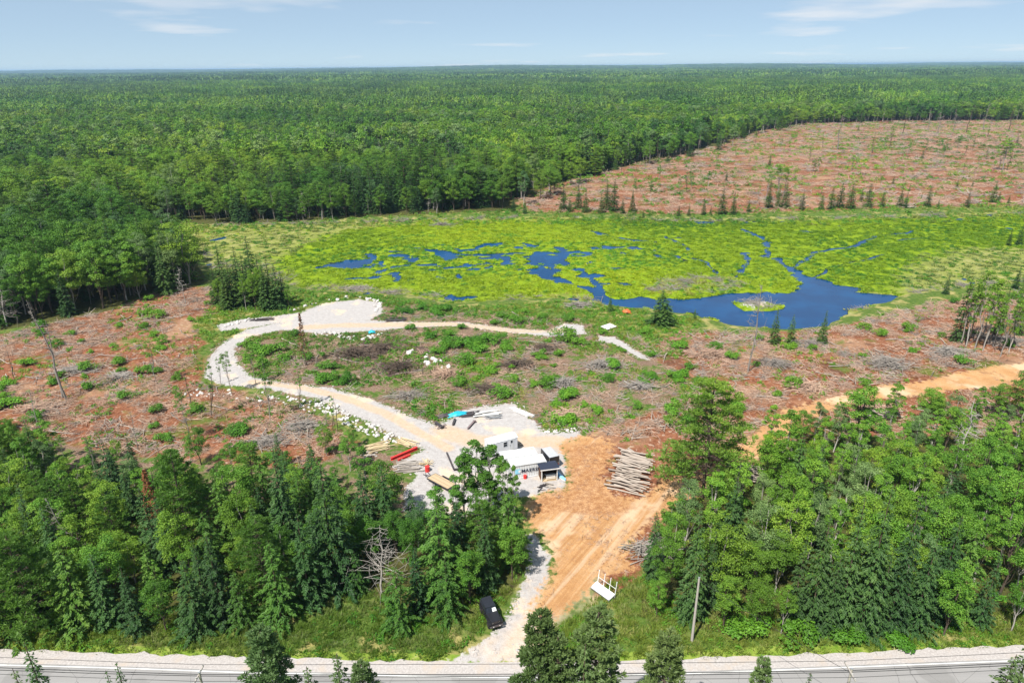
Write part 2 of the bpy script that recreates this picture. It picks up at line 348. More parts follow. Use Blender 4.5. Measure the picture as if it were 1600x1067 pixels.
def wood(name, c0, c1, var=.5):
    if name in MC: return MC[name]
    m, t = mat_new(name); n = N(t); o = n.n('ShaderNodeTexCoord').outputs['Object']
    mp = n.n('ShaderNodeMapping'); mp.inputs['Scale'].default_value = (.6, 7, 7); t.links.new(o, mp.inputs[0])
    f = n.noise(mp.outputs[0], 2.0, 4); c = n.mix(f, c0, c1)
    rn = n.n('ShaderNodeObjectInfo').outputs['Random']
    c = n.mix(var, c, n.ramp(rn, [(0, (.45, .4, .36)), (.5, (.85, .8, .75)), (1, (1, .98, .95))]), 'MULTIPLY')
    tn = n.attr('tone'); c = n.mix(.6, c, n.ramp(tn, [(0, (.35, .33, .32)), (1, (1, 1, 1))]), 'MULTIPLY')
    n.out(n.principled(c, .85, .15, 0, f, .3, .03).outputs[0]); MC[name] = m; return m
def leafmat(name, dark, mid, light, trans=.15, big=.5, yellow=(.16, .19, .02)):
    m, t = mat_new(name); n = N(t)
    tn = n.attr('tone'); rn = n.n('ShaderNodeObjectInfo').outputs['Random']
    v = n.math('ADD', n.math('MULTIPLY', tn, .52), n.math('MULTIPLY', rn, .48))
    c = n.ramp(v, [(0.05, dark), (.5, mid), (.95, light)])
    bn = n.noise(n.pos(), .018, 3); c = n.mix(n.math('MULTIPLY', n.step(bn, .4, .68), big), c, n.mix(.5, c, yellow, 'MIX'))
    # some trees run darker and bluer than others
    c = n.mix(n.math('MULTIPLY', n.step(rn, .55, 1.0), .45), c, n.mix(1.0, c, (.55, .8, .75), 'MULTIPLY'))
    st = n.noise(n.pos(), .0065, 3); c = n.mix(1.0, c, n.ramp(st, [(.40, (.58, .74, .70)), (.5, (1.06, 1.06, 1.0)), (.60, (1.42, 1.27, .88))]), 'MULTIPLY')
    p = n.principled(c, .55, .25); tr = n.n('ShaderNodeBsdfTranslucent'); n.put(tr.inputs[0], n.mix(1.0, c, (1.1, 1.25, .6), 'MULTIPLY'))
    ms = n.n('ShaderNodeMixShader'); ms.inputs[0].default_value = trans; t.links.new(p.outputs[0], ms.inputs[1]); t.links.new(tr.outputs[0], ms.inputs[2])
    n.out(ms.outputs[0]); return m
L_DEC = leafmat('leaf_broad', (.030, .090, .010), (.085, .205, .018), (.210, .345, .040))
L_SPR = leafmat('needle_spruce', (.016, .050, .016), (.040, .098, .026), (.105, .180, .046), .15, .25)
L_PIN = leafmat('needle_pine', (.030, .085, .012), (.085, .178, .024), (.200, .300, .048), .2, .3)
L_NEAR = leafmat('needle_sage', (.055, .090, .030), (.115, .165, .055), (.210, .260, .105), .18, .2)
L_YEL = leafmat('leaf_lime', (.055, .125, .010), (.135, .245, .020), (.270, .370, .045))
L_PAL = leafmat('leaf_silver', (.055, .110, .035), (.120, .200, .070), (.240, .330, .130), .2, .2)
L_DRK = leafmat('leaf_deep', (.014, .055, .012), (.040, .120, .020), (.100, .210, .036), .2, .1)
L_SHR = leafmat('leaf_shrub', (.035, .11, .008), (.07, .20, .014), (.15, .30, .025))
L_SED = leafmat('sedge_leaf', (.085, .155, .006), (.19, .275, .009), (.30, .37, .016), .25, .3, (.30, .36, .01))
L_DRY = leafmat('dry_grass', (.14, .16, .035), (.24, .25, .06), (.38, .34, .14), .2, .3, (.36, .30, .12))
L_GRS = leafmat('grass_blade', (.075, .135, .014), (.17, .235, .026), (.30, .32, .065), .3, .6, (.33, .30, .08))
L_RED = leafmat('dead_needle', (.13, .045, .02), (.22, .085, .04), (.34, .15, .07), .1, 0)
BARK = wood('bark', (.075, .055, .042), (.17, .135, .11))
BARKW = wood('pale_bark', (.36, .34, .31), (.62, .59, .55))
BARKG = wood('grey_dead_wood', (.22, .20, .18), (.44, .41, .38))
STICK = wood('slash_wood', (.36, .20, .13), (.70, .55, .44), .55)
LOGW = wood('cut_log', (.27, .22, .18), (.58, .52, .47), .6)
TIMBER = wood('sawn_timber', (.55, .42, .24), (.80, .68, .46), .5)
GREYW = wood('weathered_board', (.32, .29, .26), (.55, .51, .47), .6)

def terrain_material():
    m, t = mat_new('terrain'); n = N(t); P = n.pos()
    nf = n.noise(P, 1.1, 6, .65); nm = n.noise(P, .22, 4, .6); nl = n.noise(P, .05, 3); nfi = n.noise(P, 5.0, 4, .7)
    vo = n.n('ShaderNodeTexVoronoi'); vo.inputs['Scale'].default_value = 2.2; t.links.new(P, vo.inputs['Vector']); chip = vo.outputs['Color']
    chipv = n.n('ShaderNodeSeparateColor'); t.links.new(chip, chipv.inputs[0]); cv = chipv.outputs[0]
    def msk(name, k=.55, lo=.44, hi=.56, src=None):
        return n.step(n.math('ADD', n.attr(name), n.math('MULTIPLY', n.math('SUBTRACT', src or nf, .5), k)), lo, hi)
    green = n.ramp(nf, [(.25, (.03, .065, .012)), (.5, (.075, .125, .02)), (.75, (.16, .18, .05))])
    green = n.mix(n.step(nm, .5, .66), green, n.ramp(nfi, [(.3, (.20, .19, .05)), (.7, (.36, .30, .13))]))
    debris = n.ramp(nfi, [(.25, (.05, .03, .02)), (.5, (.17, .11, .075)), (.75, (.36, .28, .22))])
    slash = n.ramp(n.mix(.5, nfi, nf), [(.30, (.04, .014, .008)), (.45, (.155, .055, .027)), (.56, (.25, .11, .06)), (.75, (.40, .26, .18))])
    slash = n.mix(n.math('MULTIPLY', n.step(cv, .88, .97), .5), slash, (.46, .36, .28)); slash = n.mix(n.step(nm, .58, .72), slash, n.mix(.5, slash, (.14, .16, .03)))
    slash = n.mix(n.step(nl, .50, .66), slash, n.mix(.45, slash, (.40, .27, .17)))
    slash = n.mix(n.step(n.noise(P, .09, 5, .7), .54, .64), slash, n.mix(.65, slash, (.07, .04, .028)))
    slash = n.mix(n.step(n.noise(P, .07, 5, .75), .54, .63), slash, n.mix(.75, slash, (.075, .125, .018)))
    mixed = n.mix(n.step(n.mix(.4, nm, nf), .43, .54), green, debris)
    sand = n.ramp(n.mix(.5, nm, nfi), [(.28, (.28, .13, .05)), (.5, (.42, .235, .105)), (.72, (.53, .37, .21))])
    vr = n.n('ShaderNodeVectorRotate', rotation_type='Z_AXIS'); vr.inputs['Angle'].default_value = R(33.7); t.links.new(P, vr.inputs['Vector'])
    mp = n.n('ShaderNodeMapping'); mp.inputs['Scale'].default_value = (1.6, .06, 1); t.links.new(vr.outputs[0], mp.inputs[0])
    rut = n.noise(mp.outputs[0], 1.0, 4, .6); sand = n.mix(n.math('MULTIPLY', n.step(rut, .42, .62), n.math('MULTIPLY', n.attr('ruts'), .8)), sand, n.mix(.6, sand, (.27, .12, .045)))
    sand = n.mix(n.step(nfi, .60, .75), sand, n.mix(.5, sand, (.20, .09, .04)))
    sand = n.mix(n.step(n.noise(P, .1, 4, .6), .52, .66), sand, n.mix(.6, sand, (.60, .46, .32)))
    sand = n.mix(n.step(n.noise(P, .16, 5, .7), .59, .68), sand, n.ramp(nfi, [(.3, (.16, .075, .035)), (.7, (.42, .24, .12))]))
    churn = n.ramp(n.mix(.5, nfi, nf), [(.3, (.12, .05, .022)), (.47, (.30, .14, .06)), (.62, (.50, .30, .15)), (.75, (.58, .42, .26))])
    mp2 = n.n('ShaderNodeMapping'); mp2.inputs['Scale'].default_value = (.55, .03, 1); t.links.new(vr.outputs[0], mp2.inputs[0])
    sand = n.mix(n.math('MULTIPLY', n.step(n.noise(mp2.outputs[0], 1.0, 3, .6), .50, .62), n.math('MULTIPLY', n.attr('ruts'), .65)), sand, n.mix(nf, (.45, .31, .19), (.56, .45, .33)))
    sand = n.mix(n.math('MULTIPLY', msk('churn', .9, .35, .65, nm), .85), sand, churn)
    grav = n.ramp(n.mix(.5, nfi, nf), [(.22, (.21, .185, .175)), (.45, (.345, .32, .31)), (.62, (.42, .40, .39)), (.78, (.55, .53, .52))])
    grav = n.mix(n.step(n.noise(P, .14, 4, .6), .54, .68), grav, n.mix(.7, grav, (.66, .49, .32)))
    soil = n.ramp(nfi, [(.3, (.035, .024, .02)), (.7, (.12, .085, .07))])
    forest = n.ramp(nf, [(.3, (.035, .03, .014)), (.55, (.07, .075, .02)), (.8, (.12, .10, .05))])
    bright = n.ramp(n.mix(.45, nf, nm), [(.3, (.06, .11, .005)), (.5, (.15, .225, .007)), (.68, (.24, .31, .012))])
    olive = n.ramp(n.mix(.5, nf, nm), [(.3, (.11, .14, .03)), (.5, (.20, .22, .05)), (.7, (.36, .31, .16))])
    c = green
    c = n.mix(msk('mixed', .7), c, mixed)
    c = n.mix(msk('forest', .4), c, forest)
    c = n.mix(msk('slash', .8, .42, .58, nm), c, slash)
    c = n.mix(msk('marsh', .3), c, n.mix(msk('bright', .9, .35, .65, nm), olive, bright))
    c = n.mix(msk('soil', .6), c, soil)
    c = n.mix(msk('verge', .5), c, n.ramp(nf, [(.35, (.10, .19, .015)), (.6, (.22, .27, .05)), (.8, (.45, .40, .26))]))
    c = n.mix(msk('gravel', 1.5, .50, .64, n.mix(.5, nf, nm)), c, grav)
    c = n.mix(n.math('MULTIPLY', n.math('MULTIPLY', msk('tan', .8, .3, .7, nm), msk('gravel', .9)), .8), c, n.mix(nf, (.40, .255, .14), (.52, .42, .32)))
    c = n.mix(n.math('MULTIPLY', msk('drive_mix', 1.1, .3, .7, nm), .75), c, n.mix(nf, (.46, .30, .17), (.58, .50, .42)))
    c = n.mix(msk('sand', 1.0, .40, .60), c, sand)
    z = n.n('ShaderNodeSeparateXYZ'); t.links.new(P, z.inputs[0])
    under = n.math('MULTIPLY', n.math('LESS_THAN', z.outputs[2], WZ + .05), n.math('GREATER_THAN', n.attr('marsh'), .5))
    c = n.mix(under, c, (.015, .03, .02))
    n.out(n.principled(c, .9, .1, 0, n.math('ADD', nf, n.math('MULTIPLY', nfi, .5)), .7, .25).outputs[0]); return m
# ------------------------------------------------------------------ the ground: one grid out to the horizon, cut into its pieces
TERR = terrain_material()
def build_ground():
    s_in = np.linspace(-1, 1, 540); s_out = np.array([1.03, 1.1, 1.2, 1.4, 1.8, 2.6, 4, 8])
    s = np.concatenate([-s_out[::-1], s_in, s_out])
    yn = 36 * np.exp(np.linspace(0, math.log(430 / 36), 600))
    yv = np.concatenate([[-400, -150, -60, 0, 20, 30, 34], yn, [436, 446, 460, 480, 510, 560, 620, 700, 800, 950, 1150, 1400, 1800, 2300, 3000, 4000, 5200, 6500, 8000, 10000, 12500, 16000, 22000, 32000, 60000]])
    S, Y = np.meshgrid(s, yv); X = S * (np.maximum(Y, 25) * .86 + 24)
    x = X.ravel(); y = Y.ravel(); m = masks(x, y); z = zterrain(x, y, m)
    V = np.stack([x, y, z], 1); r, c = S.shape
    GRID.update(s=s, y=yv, z=z.reshape(S.shape), **{k: v.reshape(S.shape) for k, v in m.items()})
    i = (np.arange(r - 1)[:, None] * c + np.arange(c - 1)[None]).ravel()
    Q = np.stack([i, i + 1, i + c + 1, i + c], 1)
    fm = {k: v[Q].mean(1) for k, v in m.items()}
    zone = np.zeros(len(Q), int)
    zone[fm['marsh'] > .5] = 1
    zone[(fm['gravel'] > .5)] = 2
    zone[(fm['sand'] > .5) & (fm['sand'] >= fm['gravel'])] = 3
    for k, nm in enumerate(['ground', 'marsh', 'driveway', 'dirt_track']):
        q = Q[zone == k]; u, inv = np.unique(q, return_inverse=True)
        me = make_mesh(nm, V[u], [inv.reshape(q.shape)], [TERR], attrs={a: b[u] for a, b in m.items()}, smooth=True)
        tag(link(nm, me), None, None, None, 'structure')
build_ground()
# pond
def build_pond():
    m, t = mat_new('pond_water'); n = N(t); P = n.pos()
    c = n.mix(n.step(n.noise(P, .08, 3), .4, .65), (.0008, .036, .115), (.001, .05, .15))
    p = n.principled(c, .1, .10, 0, n.noise(P, 1.2, 3), .12, .05); n.out(p.outputs[0])
    pts = GP([(150,350),(800,336),(2150,322),(2150,445),(1640,450),(1440,468),(1300,522),(1130,522),(930,492),(430,490),(200,440)], WZ)
    me = make_mesh('pond', np.c_[pts, np.full(len(pts), WZ)], [np.arange(len(pts))[None, ::-1]], [m])
    tag(link('pond', me), None, None, None, 'structure')
build_pond()
# road
def ribbon(name, a, b, z, mat, x0=-95, x1=95, n=240, jag=0.0):
    x = np.linspace(x0, x1, n); ye = np.interp(x, ROADE[:, 0], ROADE[:, 1])
    k = np.ones(15) / 15; ye = np.convolve(np.pad(ye, 7, 'edge'), k, 'valid')
    ja = (fbm(x, x * 0, 1.2, 5) - .5) * jag
    V = np.concatenate([np.stack([x, ye - a + ja, x * 0 + z], 1), np.stack([x, ye - b, x * 0 + z], 1)])
    i = np.arange(n - 1); me = make_mesh(name, V, [np.stack([i + n, i + n + 1, i + 1, i], 1)], [mat])
    return link(name, me)
def road_mats():
    m, t = mat_new('asphalt'); n = N(t); P = n.pos()
    mp = n.n('ShaderNodeMapping'); mp.inputs['Scale'].default_value = (.06, 1.6, 1); t.links.new(P, mp.inputs[0])
    c = n.mix(n.noise(mp.outputs[0], 1.0, 3), (.20, .19, .188), (.31, .30, .295)); c = n.mix(n.step(n.noise(P, 6, 3, .7), .4, .75), c, (.25, .245, .24))
    ve = n.n('ShaderNodeTexVoronoi', feature='DISTANCE_TO_EDGE'); ve.inputs['Scale'].default_value = .22; t.links.new(n.mix(.25, P, n.noise(P, .9, 3, .6, 1), 'ADD'), ve.inputs['Vector'])
    c = n.mix(n.math('MULTIPLY', n.math('LESS_THAN', ve.outputs['Distance'], .0045), .45), c, (.07, .068, .066)); c = n.mix(n.step(n.noise(P, .12, 3), .56, .6), c, n.mix(.35, c, (.15, .145, .14)))
    n.out(n.principled(c, .85, .2, 0, n.noise(P, 14, 3), .2, .02).outputs[0])
    m2, t = mat_new('road_gravel'); n = N(t); P = n.pos(); f = n.noise(P, 4, 5, .7)
    c = n.ramp(f, [(.25, (.26, .24, .23)), (.5, (.37, .34, .325)), (.75, (.49, .46, .445))]); c = n.mix(n.step(n.noise(P, .35, 4), .5, .7), c, (.40, .34, .29))
    n.out(n.principled(c, .95, .1, 0, f, .5, .04).outputs[0])
    return m, m2
ASPH, RGRAV = road_mats()
WLINE = paint('white_line', (.72, .72, .70), .7, .2, 0, .15, 2, (.5, .48, .46)); YLINE = paint('yellow_line', (.72, .42, .05), .7, .2, 0, .15, 2)
rd = ribbon('road', 1.85, 9.3, 0.012, ASPH); tag(rd, None, None, None, 'structure')
tag(ribbon('road_shoulder', 0, 12.2, 0.0, RGRAV, jag=.9), None, None, None, 'structure')
for nm, a, w, m in (('edge_line', 2.05, .13, WLINE), ('centre_line', 5.4, .11, YLINE), ('centre_line', 5.67, .11, YLINE), ('edge_line', 8.9, .13, WLINE)):
    o = ribbon(nm, a, a + w, .017, m); o.parent = rd
# bare field far off among the trees
fp = GP([(425,136.5),(512,135.5),(515,131.5),(430,132)], 6)
fm_, ft_ = mat_new('pale_field'); n_ = N(ft_); n_.out(n_.principled(n_.mix(n_.noise(n_.pos(), .03, 3), (.42, .34, .24), (.55, .48, .38)), .9).outputs[0])
fz = hill(fp[:, 0], fp[:, 1]).max() + 1.2
tag(link('field', make_mesh('field', np.c_[fp, np.full(4, fz)], [np.array([[0, 1, 2, 3]])], [fm_])), None, None, None, 'structure')

# ------------------------------------------------------------------ growing things: prototypes
def unit(n): 
    v = rng.normal(size=(n, 3)); return v / np.linalg.norm(v, axis=1)[:, None]
def leaf_quads(P, Nn, size, asp=.7, rot=None):
    """diamond leaves at P facing Nn"""
    n = len(P); Nn = Nn / (np.linalg.norm(Nn, axis=1)[:, None] + 1e-9)
    a = np.cross(Nn, unit(n)) if rot is None else rot - (np.sum(rot * Nn, 1))[:, None] * Nn
    a /= np.linalg.norm(a, axis=1)[:, None] + 1e-9; b = np.cross(Nn, a)
    s = (size * rng.uniform(.65, 1.25, n))[:, None]
    return np.stack([P - a * s * .5, P - b * s * asp * .5 + Nn * s * .08, P + a * s * .5, P + b * s * asp * .5 + Nn * s * .08], 1)
def bent(p0, p1, k=5, amp=.1):
    t = np.linspace(0, 1, k)[:, None]; p = np.asarray(p0) * (1 - t) + np.asarray(p1) * t
    return p + rng.normal(size=(k, 3)) * amp * np.sin(t * math.pi) * np.linalg.norm(np.asarray(p1) - np.asarray(p0)) * .3
def deciduous(H, Rc, base, clumps, leaves, size, bark, limbs=10, upright=1.0, leafm=None, fill=.35, thick=.013):
    tr, cr = Geo(), Geo()
    top = np.array([rng.normal() * .25, rng.normal() * .25, H * .86]); rad = thick * H
    tk = bent((0, 0, -.3), top, 7, .05); tr.tube(tk, np.linspace(rad, rad * .22, 7), 6)
    zc = (H + base) / 2; hz = (H - base) / 2
    C = []
    while len(C) < clumps:
        d = unit(1)[0] * rng.uniform(fill, 1) ** .6; w = 1 - max(0, d[2]) * (.35 if upright > 1 else .1)
        if d[2] < -.75: continue
        C.append((d[0] * Rc * w, d[1] * Rc * w, zc + d[2] * hz * .92))
    C = np.array(C); cr_r = Rc * rng.uniform(.26, .46, clumps) * (30 / max(30, clumps)) ** .42 * (1.0 if upright <= 1 else .95)
    per = rng.multinomial(leaves, cr_r ** 2 / np.sum(cr_r ** 2)); ctone = rng.uniform(.15, .85, clumps)
    Ps, Ns, T = [], [], []
    for c, r, k, tn in zip(C, cr_r, per, ctone):
        d = unit(k); d[:, 2] = np.where(d[:, 2] < -.2, -d[:, 2], d[:, 2])
        Ps.append(c + d * r * rng.uniform(.55, 1.08, k)[:, None] * np.array([1, 1, .78])); Ns.append(d * .8 + np.array([0, 0, .40]) + rng.normal(size=(k, 3)) * .55)
        T.append(np.clip(tn + rng.normal(size=k) * .24, 0, 1))
    P = np.concatenate(Ps); cr.quads(leaf_quads(P, np.concatenate(Ns), size, .75), 0, np.concatenate(T))
    for c in C[np.argsort(-cr_r)][:limbs]:
        f = np.clip((c[2] - base * .4) / H * .8, .2, .85); s = tk[int(f * 6)]
        tr.tube(bent(s, c, 4, .1), np.linspace(rad * .26, rad * .06, 4), 4, cap=False)
    return tr.build('trunk', bark, True), cr.build('crown', leafm or L_DEC)
def spruce(H, Rb, dens=1.0, leafm=None, bark=None, size=.38, power=.85, skirt=.04, ragged=.16, gap=.55):
    tr, cr = Geo(), Geo()
    tr.tube(bent((0, 0, -.3), (0, 0, H * .985), 5, .01), np.linspace(.013 * H, .002 * H, 5), 6)
    lv = int(H / gap); Pq, Nq, Dq, Tq, Sq = [], [], [], [], []
    for k in range(lv):
        f = skirt + (1 - skirt) * (k + rng.uniform(-.2, .2)) / lv; f = min(max(f, .01), .985); z = H * f; r = Rb * (1 - f) ** power * rng.uniform(.88, 1.1) + .10
        nb = max(4, int((5 + 7 * (1 - f)) * dens)); a0 = rng.uniform(0, 7)
        for j in range(nb):
            a = a0 + j / nb * 6.283 + rng.normal() * .2; rr = max(.12, r * (1 + rng.normal() * ragged)); d = np.array([math.cos(a), math.sin(a), 0]); sd = np.array([-d[1], d[0], 0])
            ns = max(3, int(rr / size * 8.0)); u = np.sqrt(rng.uniform(.04, 1.0, ns)); side = rng.uniform(-1, 1, ns) * (1.02 - u) ** .7 * .42 * min(rr, 1.6); bt = rng.normal() * .12; dr = rng.uniform(.18, .42)
            P = d * (rr * u)[:, None] + sd * side[:, None]; P[:, 2] = z + rr * (.10 * u - dr * u * u) - .25 * np.abs(side) + rng.normal(size=ns) * .05
            Pq.append(P); Nq.append(np.c_[np.full((ns, 2), d[:2] * .30) + np.c_[sd[0] * side, sd[1] * side] * .6, np.ones(ns)] + rng.normal(size=(ns, 3)) * .22)
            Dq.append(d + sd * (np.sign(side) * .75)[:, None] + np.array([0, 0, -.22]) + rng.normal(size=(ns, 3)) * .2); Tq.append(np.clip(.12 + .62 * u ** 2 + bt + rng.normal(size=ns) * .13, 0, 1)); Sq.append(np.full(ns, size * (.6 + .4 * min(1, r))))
    cr.quads(leaf_quads(np.concatenate(Pq), np.concatenate(Nq), np.concatenate(Sq), .38, np.concatenate(Dq)), 0, np.concatenate(Tq))
    return tr.build('trunk', bark or BARK, True), cr.build('crown', leafm or L_SPR)
def pine(H, Rb, whorls, base=.22, leafm=None, per=6, tuft=.5, dens=1.0):
    tr, cr = Geo(), Geo()
    tk = bent((0, 0, -.3), (0, 0, H * .97), 6, .02); tr.tube(tk, np.linspace(.015 * H, .003 * H, 6), 7)
    Q, T = [], []
    for k in range(whorls):
        f0 = base + (1 - base) * k / whorls
        for j in range(per):
            f = min(.97, f0 + rng.uniform(-.012, .012)); shp = min(1.0, ((1 - f) / (1 - base)) ** .62 * 1.05) * (.72 + .28 * min(1, (f - base) / .12 + .3))
            a = j / per * 6.283 + k * 1.3 + rng.normal() * .28; L = Rb * shp * rng.uniform(.62, 1.15) + .25; d = np.array([math.cos(a), math.sin(a), 0]); sd = np.array([-d[1], d[0], 0]); z = f * H
            rise = rng.uniform(-.02, .20); bp = bent(np.array([0, 0, z - .1]), d * L + np.array([0, 0, z + L * rise]), 4, .08)
            tr.tube(bp, np.linspace(.012 * L + .012, .008, 4), 4, cap=False)
            nt_ = int((5 + L * 5.2) * dens); u = np.sqrt(rng.uniform(.10, 1.06, nt_)); lat = rng.normal(size=nt_) * .20 * L * (1.15 - .7 * u); tb = rng.uniform(.15, .7)
            C = bp[0] * (1 - u)[:, None] + bp[-1] * u[:, None] + sd * lat[:, None] + np.array([0, 0, 1]) * (rng.uniform(0, .16, nt_) + .1 * np.abs(lat))[:, None]
            m = 10; dd = unit(nt_ * m).reshape(nt_, m, 3); dd[..., 2] = np.abs(dd[..., 2]) * .7 + .05; dd += d * .4 + (sd * np.sign(lat)[:, None] * .3)[:, None]; dd /= np.linalg.norm(dd, axis=-1, keepdims=True)
            w = np.cross(dd, unit(nt_ * m).reshape(nt_, m, 3)); w /= np.linalg.norm(w, axis=-1, keepdims=True) + 1e-9; s = (tuft * rng.uniform(.55, 1.1, nt_))[:, None, None]; c = C[:, None]
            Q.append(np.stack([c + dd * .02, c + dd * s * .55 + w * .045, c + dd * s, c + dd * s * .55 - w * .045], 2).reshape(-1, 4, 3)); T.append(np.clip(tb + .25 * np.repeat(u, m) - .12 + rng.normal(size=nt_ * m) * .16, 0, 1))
    cr.quads(np.concatenate(Q), 0, np.concatenate(T))
    return tr.build('trunk', BARK, True), cr.build('crown', leafm or L_PIN)
def snag(H, red=False, bare=26, bark=None, spread=.16):
    tr, cr = Geo(), Geo()
    top = (rng.normal() * .05 * H, rng.normal() * .03 * H, H); tk = bent((0, 0, -.3), top, 7, .08); tr.tube(tk, np.linspace(.011 * H + .03, .02, 7), 6)
    for k in range(bare):
        f = rng.uniform(.25, .97); p = tk[int(f * 6)] * (1 - (f * 6) % 1) + tk[min(6, int(f * 6) + 1)] * ((f * 6) % 1)
        L = H * spread * (1.25 - f) * rng.uniform(.4, 1.2); a = rng.uniform(0, 6.283); q = p + np.array([math.cos(a) * L, math.sin(a) * L, L * rng.uniform(-.2, .7)])
        cr.tube(bent(p, q, 4, .12), np.linspace(.028, .009, 4), 4, cap=False)
        for _ in range(3):
            e = p + (q - p) * rng.uniform(.4, .95); cr.tube([e, e + rng.normal(size=3) * L * .28], [.018, .008], 3, cap=False)
    if red:
        n = 420; u = rng.uniform(.2, 1, n); a = rng.uniform(0, 6.283, n); r = (1 - u) * H * .17 * rng.uniform(.2, 1, n) + .1
        P = np.stack([np.cos(a) * r, np.sin(a) * r, u * H], 1); cr.quads(leaf_quads(P, unit(n) + np.array([0, 0, .6]), .38, .4), 1, rng.uniform(0, 1, n))
    return tr.build('trunk', bark or BARKG, True), cr.build('branches', [bark or BARKG, L_RED])
def bush(Rc, H, leaves, size, leafm=None):
    tr, cr = Geo(), Geo(); k = 9
    C = np.stack([rng.normal(size=k) * Rc * .42, rng.normal(size=k) * Rc * .42, H * rng.uniform(.25, .75, k)], 1); r = Rc * rng.uniform(.35, .6, k)
    for c, rr in zip(C, r):
        m = leaves // k; d = unit(m); d[:, 2] = np.abs(d[:, 2]) - .15; P = c + d * rr * rng.uniform(.5, 1.05, m)[:, None]; P[:, 2] = np.maximum(P[:, 2], .02)
        cr.quads(leaf_quads(P, d + np.array([0, 0, .5]) + rng.normal(size=(m, 3)) * .4, size, .75), 0, np.clip(rng.uniform(.2, .8) + rng.normal(size=m) * .18, 0, 1))
    for c in C: tr.tube(bent((0, 0, -.1), c, 3, .1), [.04, .025, .012], 4, cap=False)
    return tr.build('stem', BARK, True), cr.build('foliage', leafm or L_SHR)
PROTO = {
    'deciduous_tree': [deciduous(12, 2.9, 3.0, 58, 8200, .20, BARK), deciduous(12, 2.5, 2.2, 52, 7400, .195, BARK), deciduous(12, 3.3, 3.4, 64, 8800, .205, BARK), deciduous(12, 2.2, 3.8, 42, 5400, .19, BARKW, 8, 1.3), deciduous(12, 2.7, 2.4, 54, 7400, .20, BARK)],
    'lime_tree': [deciduous(12, 2.7, 2.4, 54, 7400, .20, BARK, leafm=L_YEL), deciduous(12, 3.0, 2.8, 58, 8000, .20, BARKG, leafm=L_YEL)],
    'silver_tree': [deciduous(12, 2.5, 2.6, 50, 6800, .19, BARKW, leafm=L_PAL), deciduous(12, 2.2, 3.4, 44, 5600, .19, BARKW, 8, 1.3, leafm=L_PAL)],
    'poplar_tree': [deciduous(12, 1.75, 2.0, 46, 5600, .19, BARKW, 14, 1.4), deciduous(12, 1.5, 3.2, 38, 4200, .185, BARKW, 12, 1.4), deciduous(12, 2.0, 2.2, 40, 4200, .19, BARK, 16, 1.2)],
    'slender_tree': [deciduous(12, 1.3, 4.8, 22, 1100, .20, BARKG, 10, 1.2, thick=.008), deciduous(12, 1.0, 4.0, 20, 800, .19, BARK, 10, 1.2, thick=.008), deciduous(12, 1.4, 4.6, 24, 1300, .20, BARKG, 10, 1.2, thick=.008)],
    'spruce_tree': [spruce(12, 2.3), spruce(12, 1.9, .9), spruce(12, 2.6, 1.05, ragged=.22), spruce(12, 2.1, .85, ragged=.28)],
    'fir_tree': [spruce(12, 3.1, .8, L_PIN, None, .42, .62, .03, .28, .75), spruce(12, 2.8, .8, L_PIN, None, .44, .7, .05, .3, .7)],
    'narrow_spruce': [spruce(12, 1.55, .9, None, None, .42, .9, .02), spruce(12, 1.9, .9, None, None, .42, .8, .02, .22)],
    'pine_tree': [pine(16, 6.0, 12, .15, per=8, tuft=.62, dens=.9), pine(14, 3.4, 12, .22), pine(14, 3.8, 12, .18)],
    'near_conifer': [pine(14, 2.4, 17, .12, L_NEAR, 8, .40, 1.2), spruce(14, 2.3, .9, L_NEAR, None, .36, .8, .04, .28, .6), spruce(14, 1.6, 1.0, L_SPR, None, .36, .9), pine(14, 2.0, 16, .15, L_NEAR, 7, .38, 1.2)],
    'dead_tree': [snag(9), snag(9, False, 40, BARKG, .22), snag(9, False, 18, BARK, .12), snag(9, False, 34, BARKW, .26), snag(9, False, 46, BARKW, .42)],
    'dead_conifer': [snag(9, True, 40, BARK, .16), snag(9, True, 34, BARK, .18)],
    'shrub': [bush(1.3, 1.5, 1100, .18), bush(1.0, 1.2, 800, .17), bush(1.5, 1.3, 1200, .19)],
}
PH = dict(lime_tree=12, silver_tree=12, deciduous_tree=12, poplar_tree=12, slender_tree=12, spruce_tree=12, fir_tree=12, narrow_spruce=12, pine_tree=14.5, near_conifer=14, dead_tree=9, dead_conifer=9, shrub=1.6)
TREES = []
def tree(kind, x, y, h, stand, var=None, wide=1.0, z=None, label=None, lean=0.0):
    TREES.append(dict(kind=kind, x=x, y=y, h=h, stand=stand, var=rnd.randrange(len(PROTO[kind])) if var is None else var, wide=wide, label=label, z=z, lean=lean))
def tree_px(kind, bx, by, ty, stand, var=None, wide=1.0, label=None, z=0.0, lean=0.0):
    b = G(bx, by, z); tree(kind, b[0], b[1], height_for(bx, by, ty, z), stand, var, wide, None, label, lean)

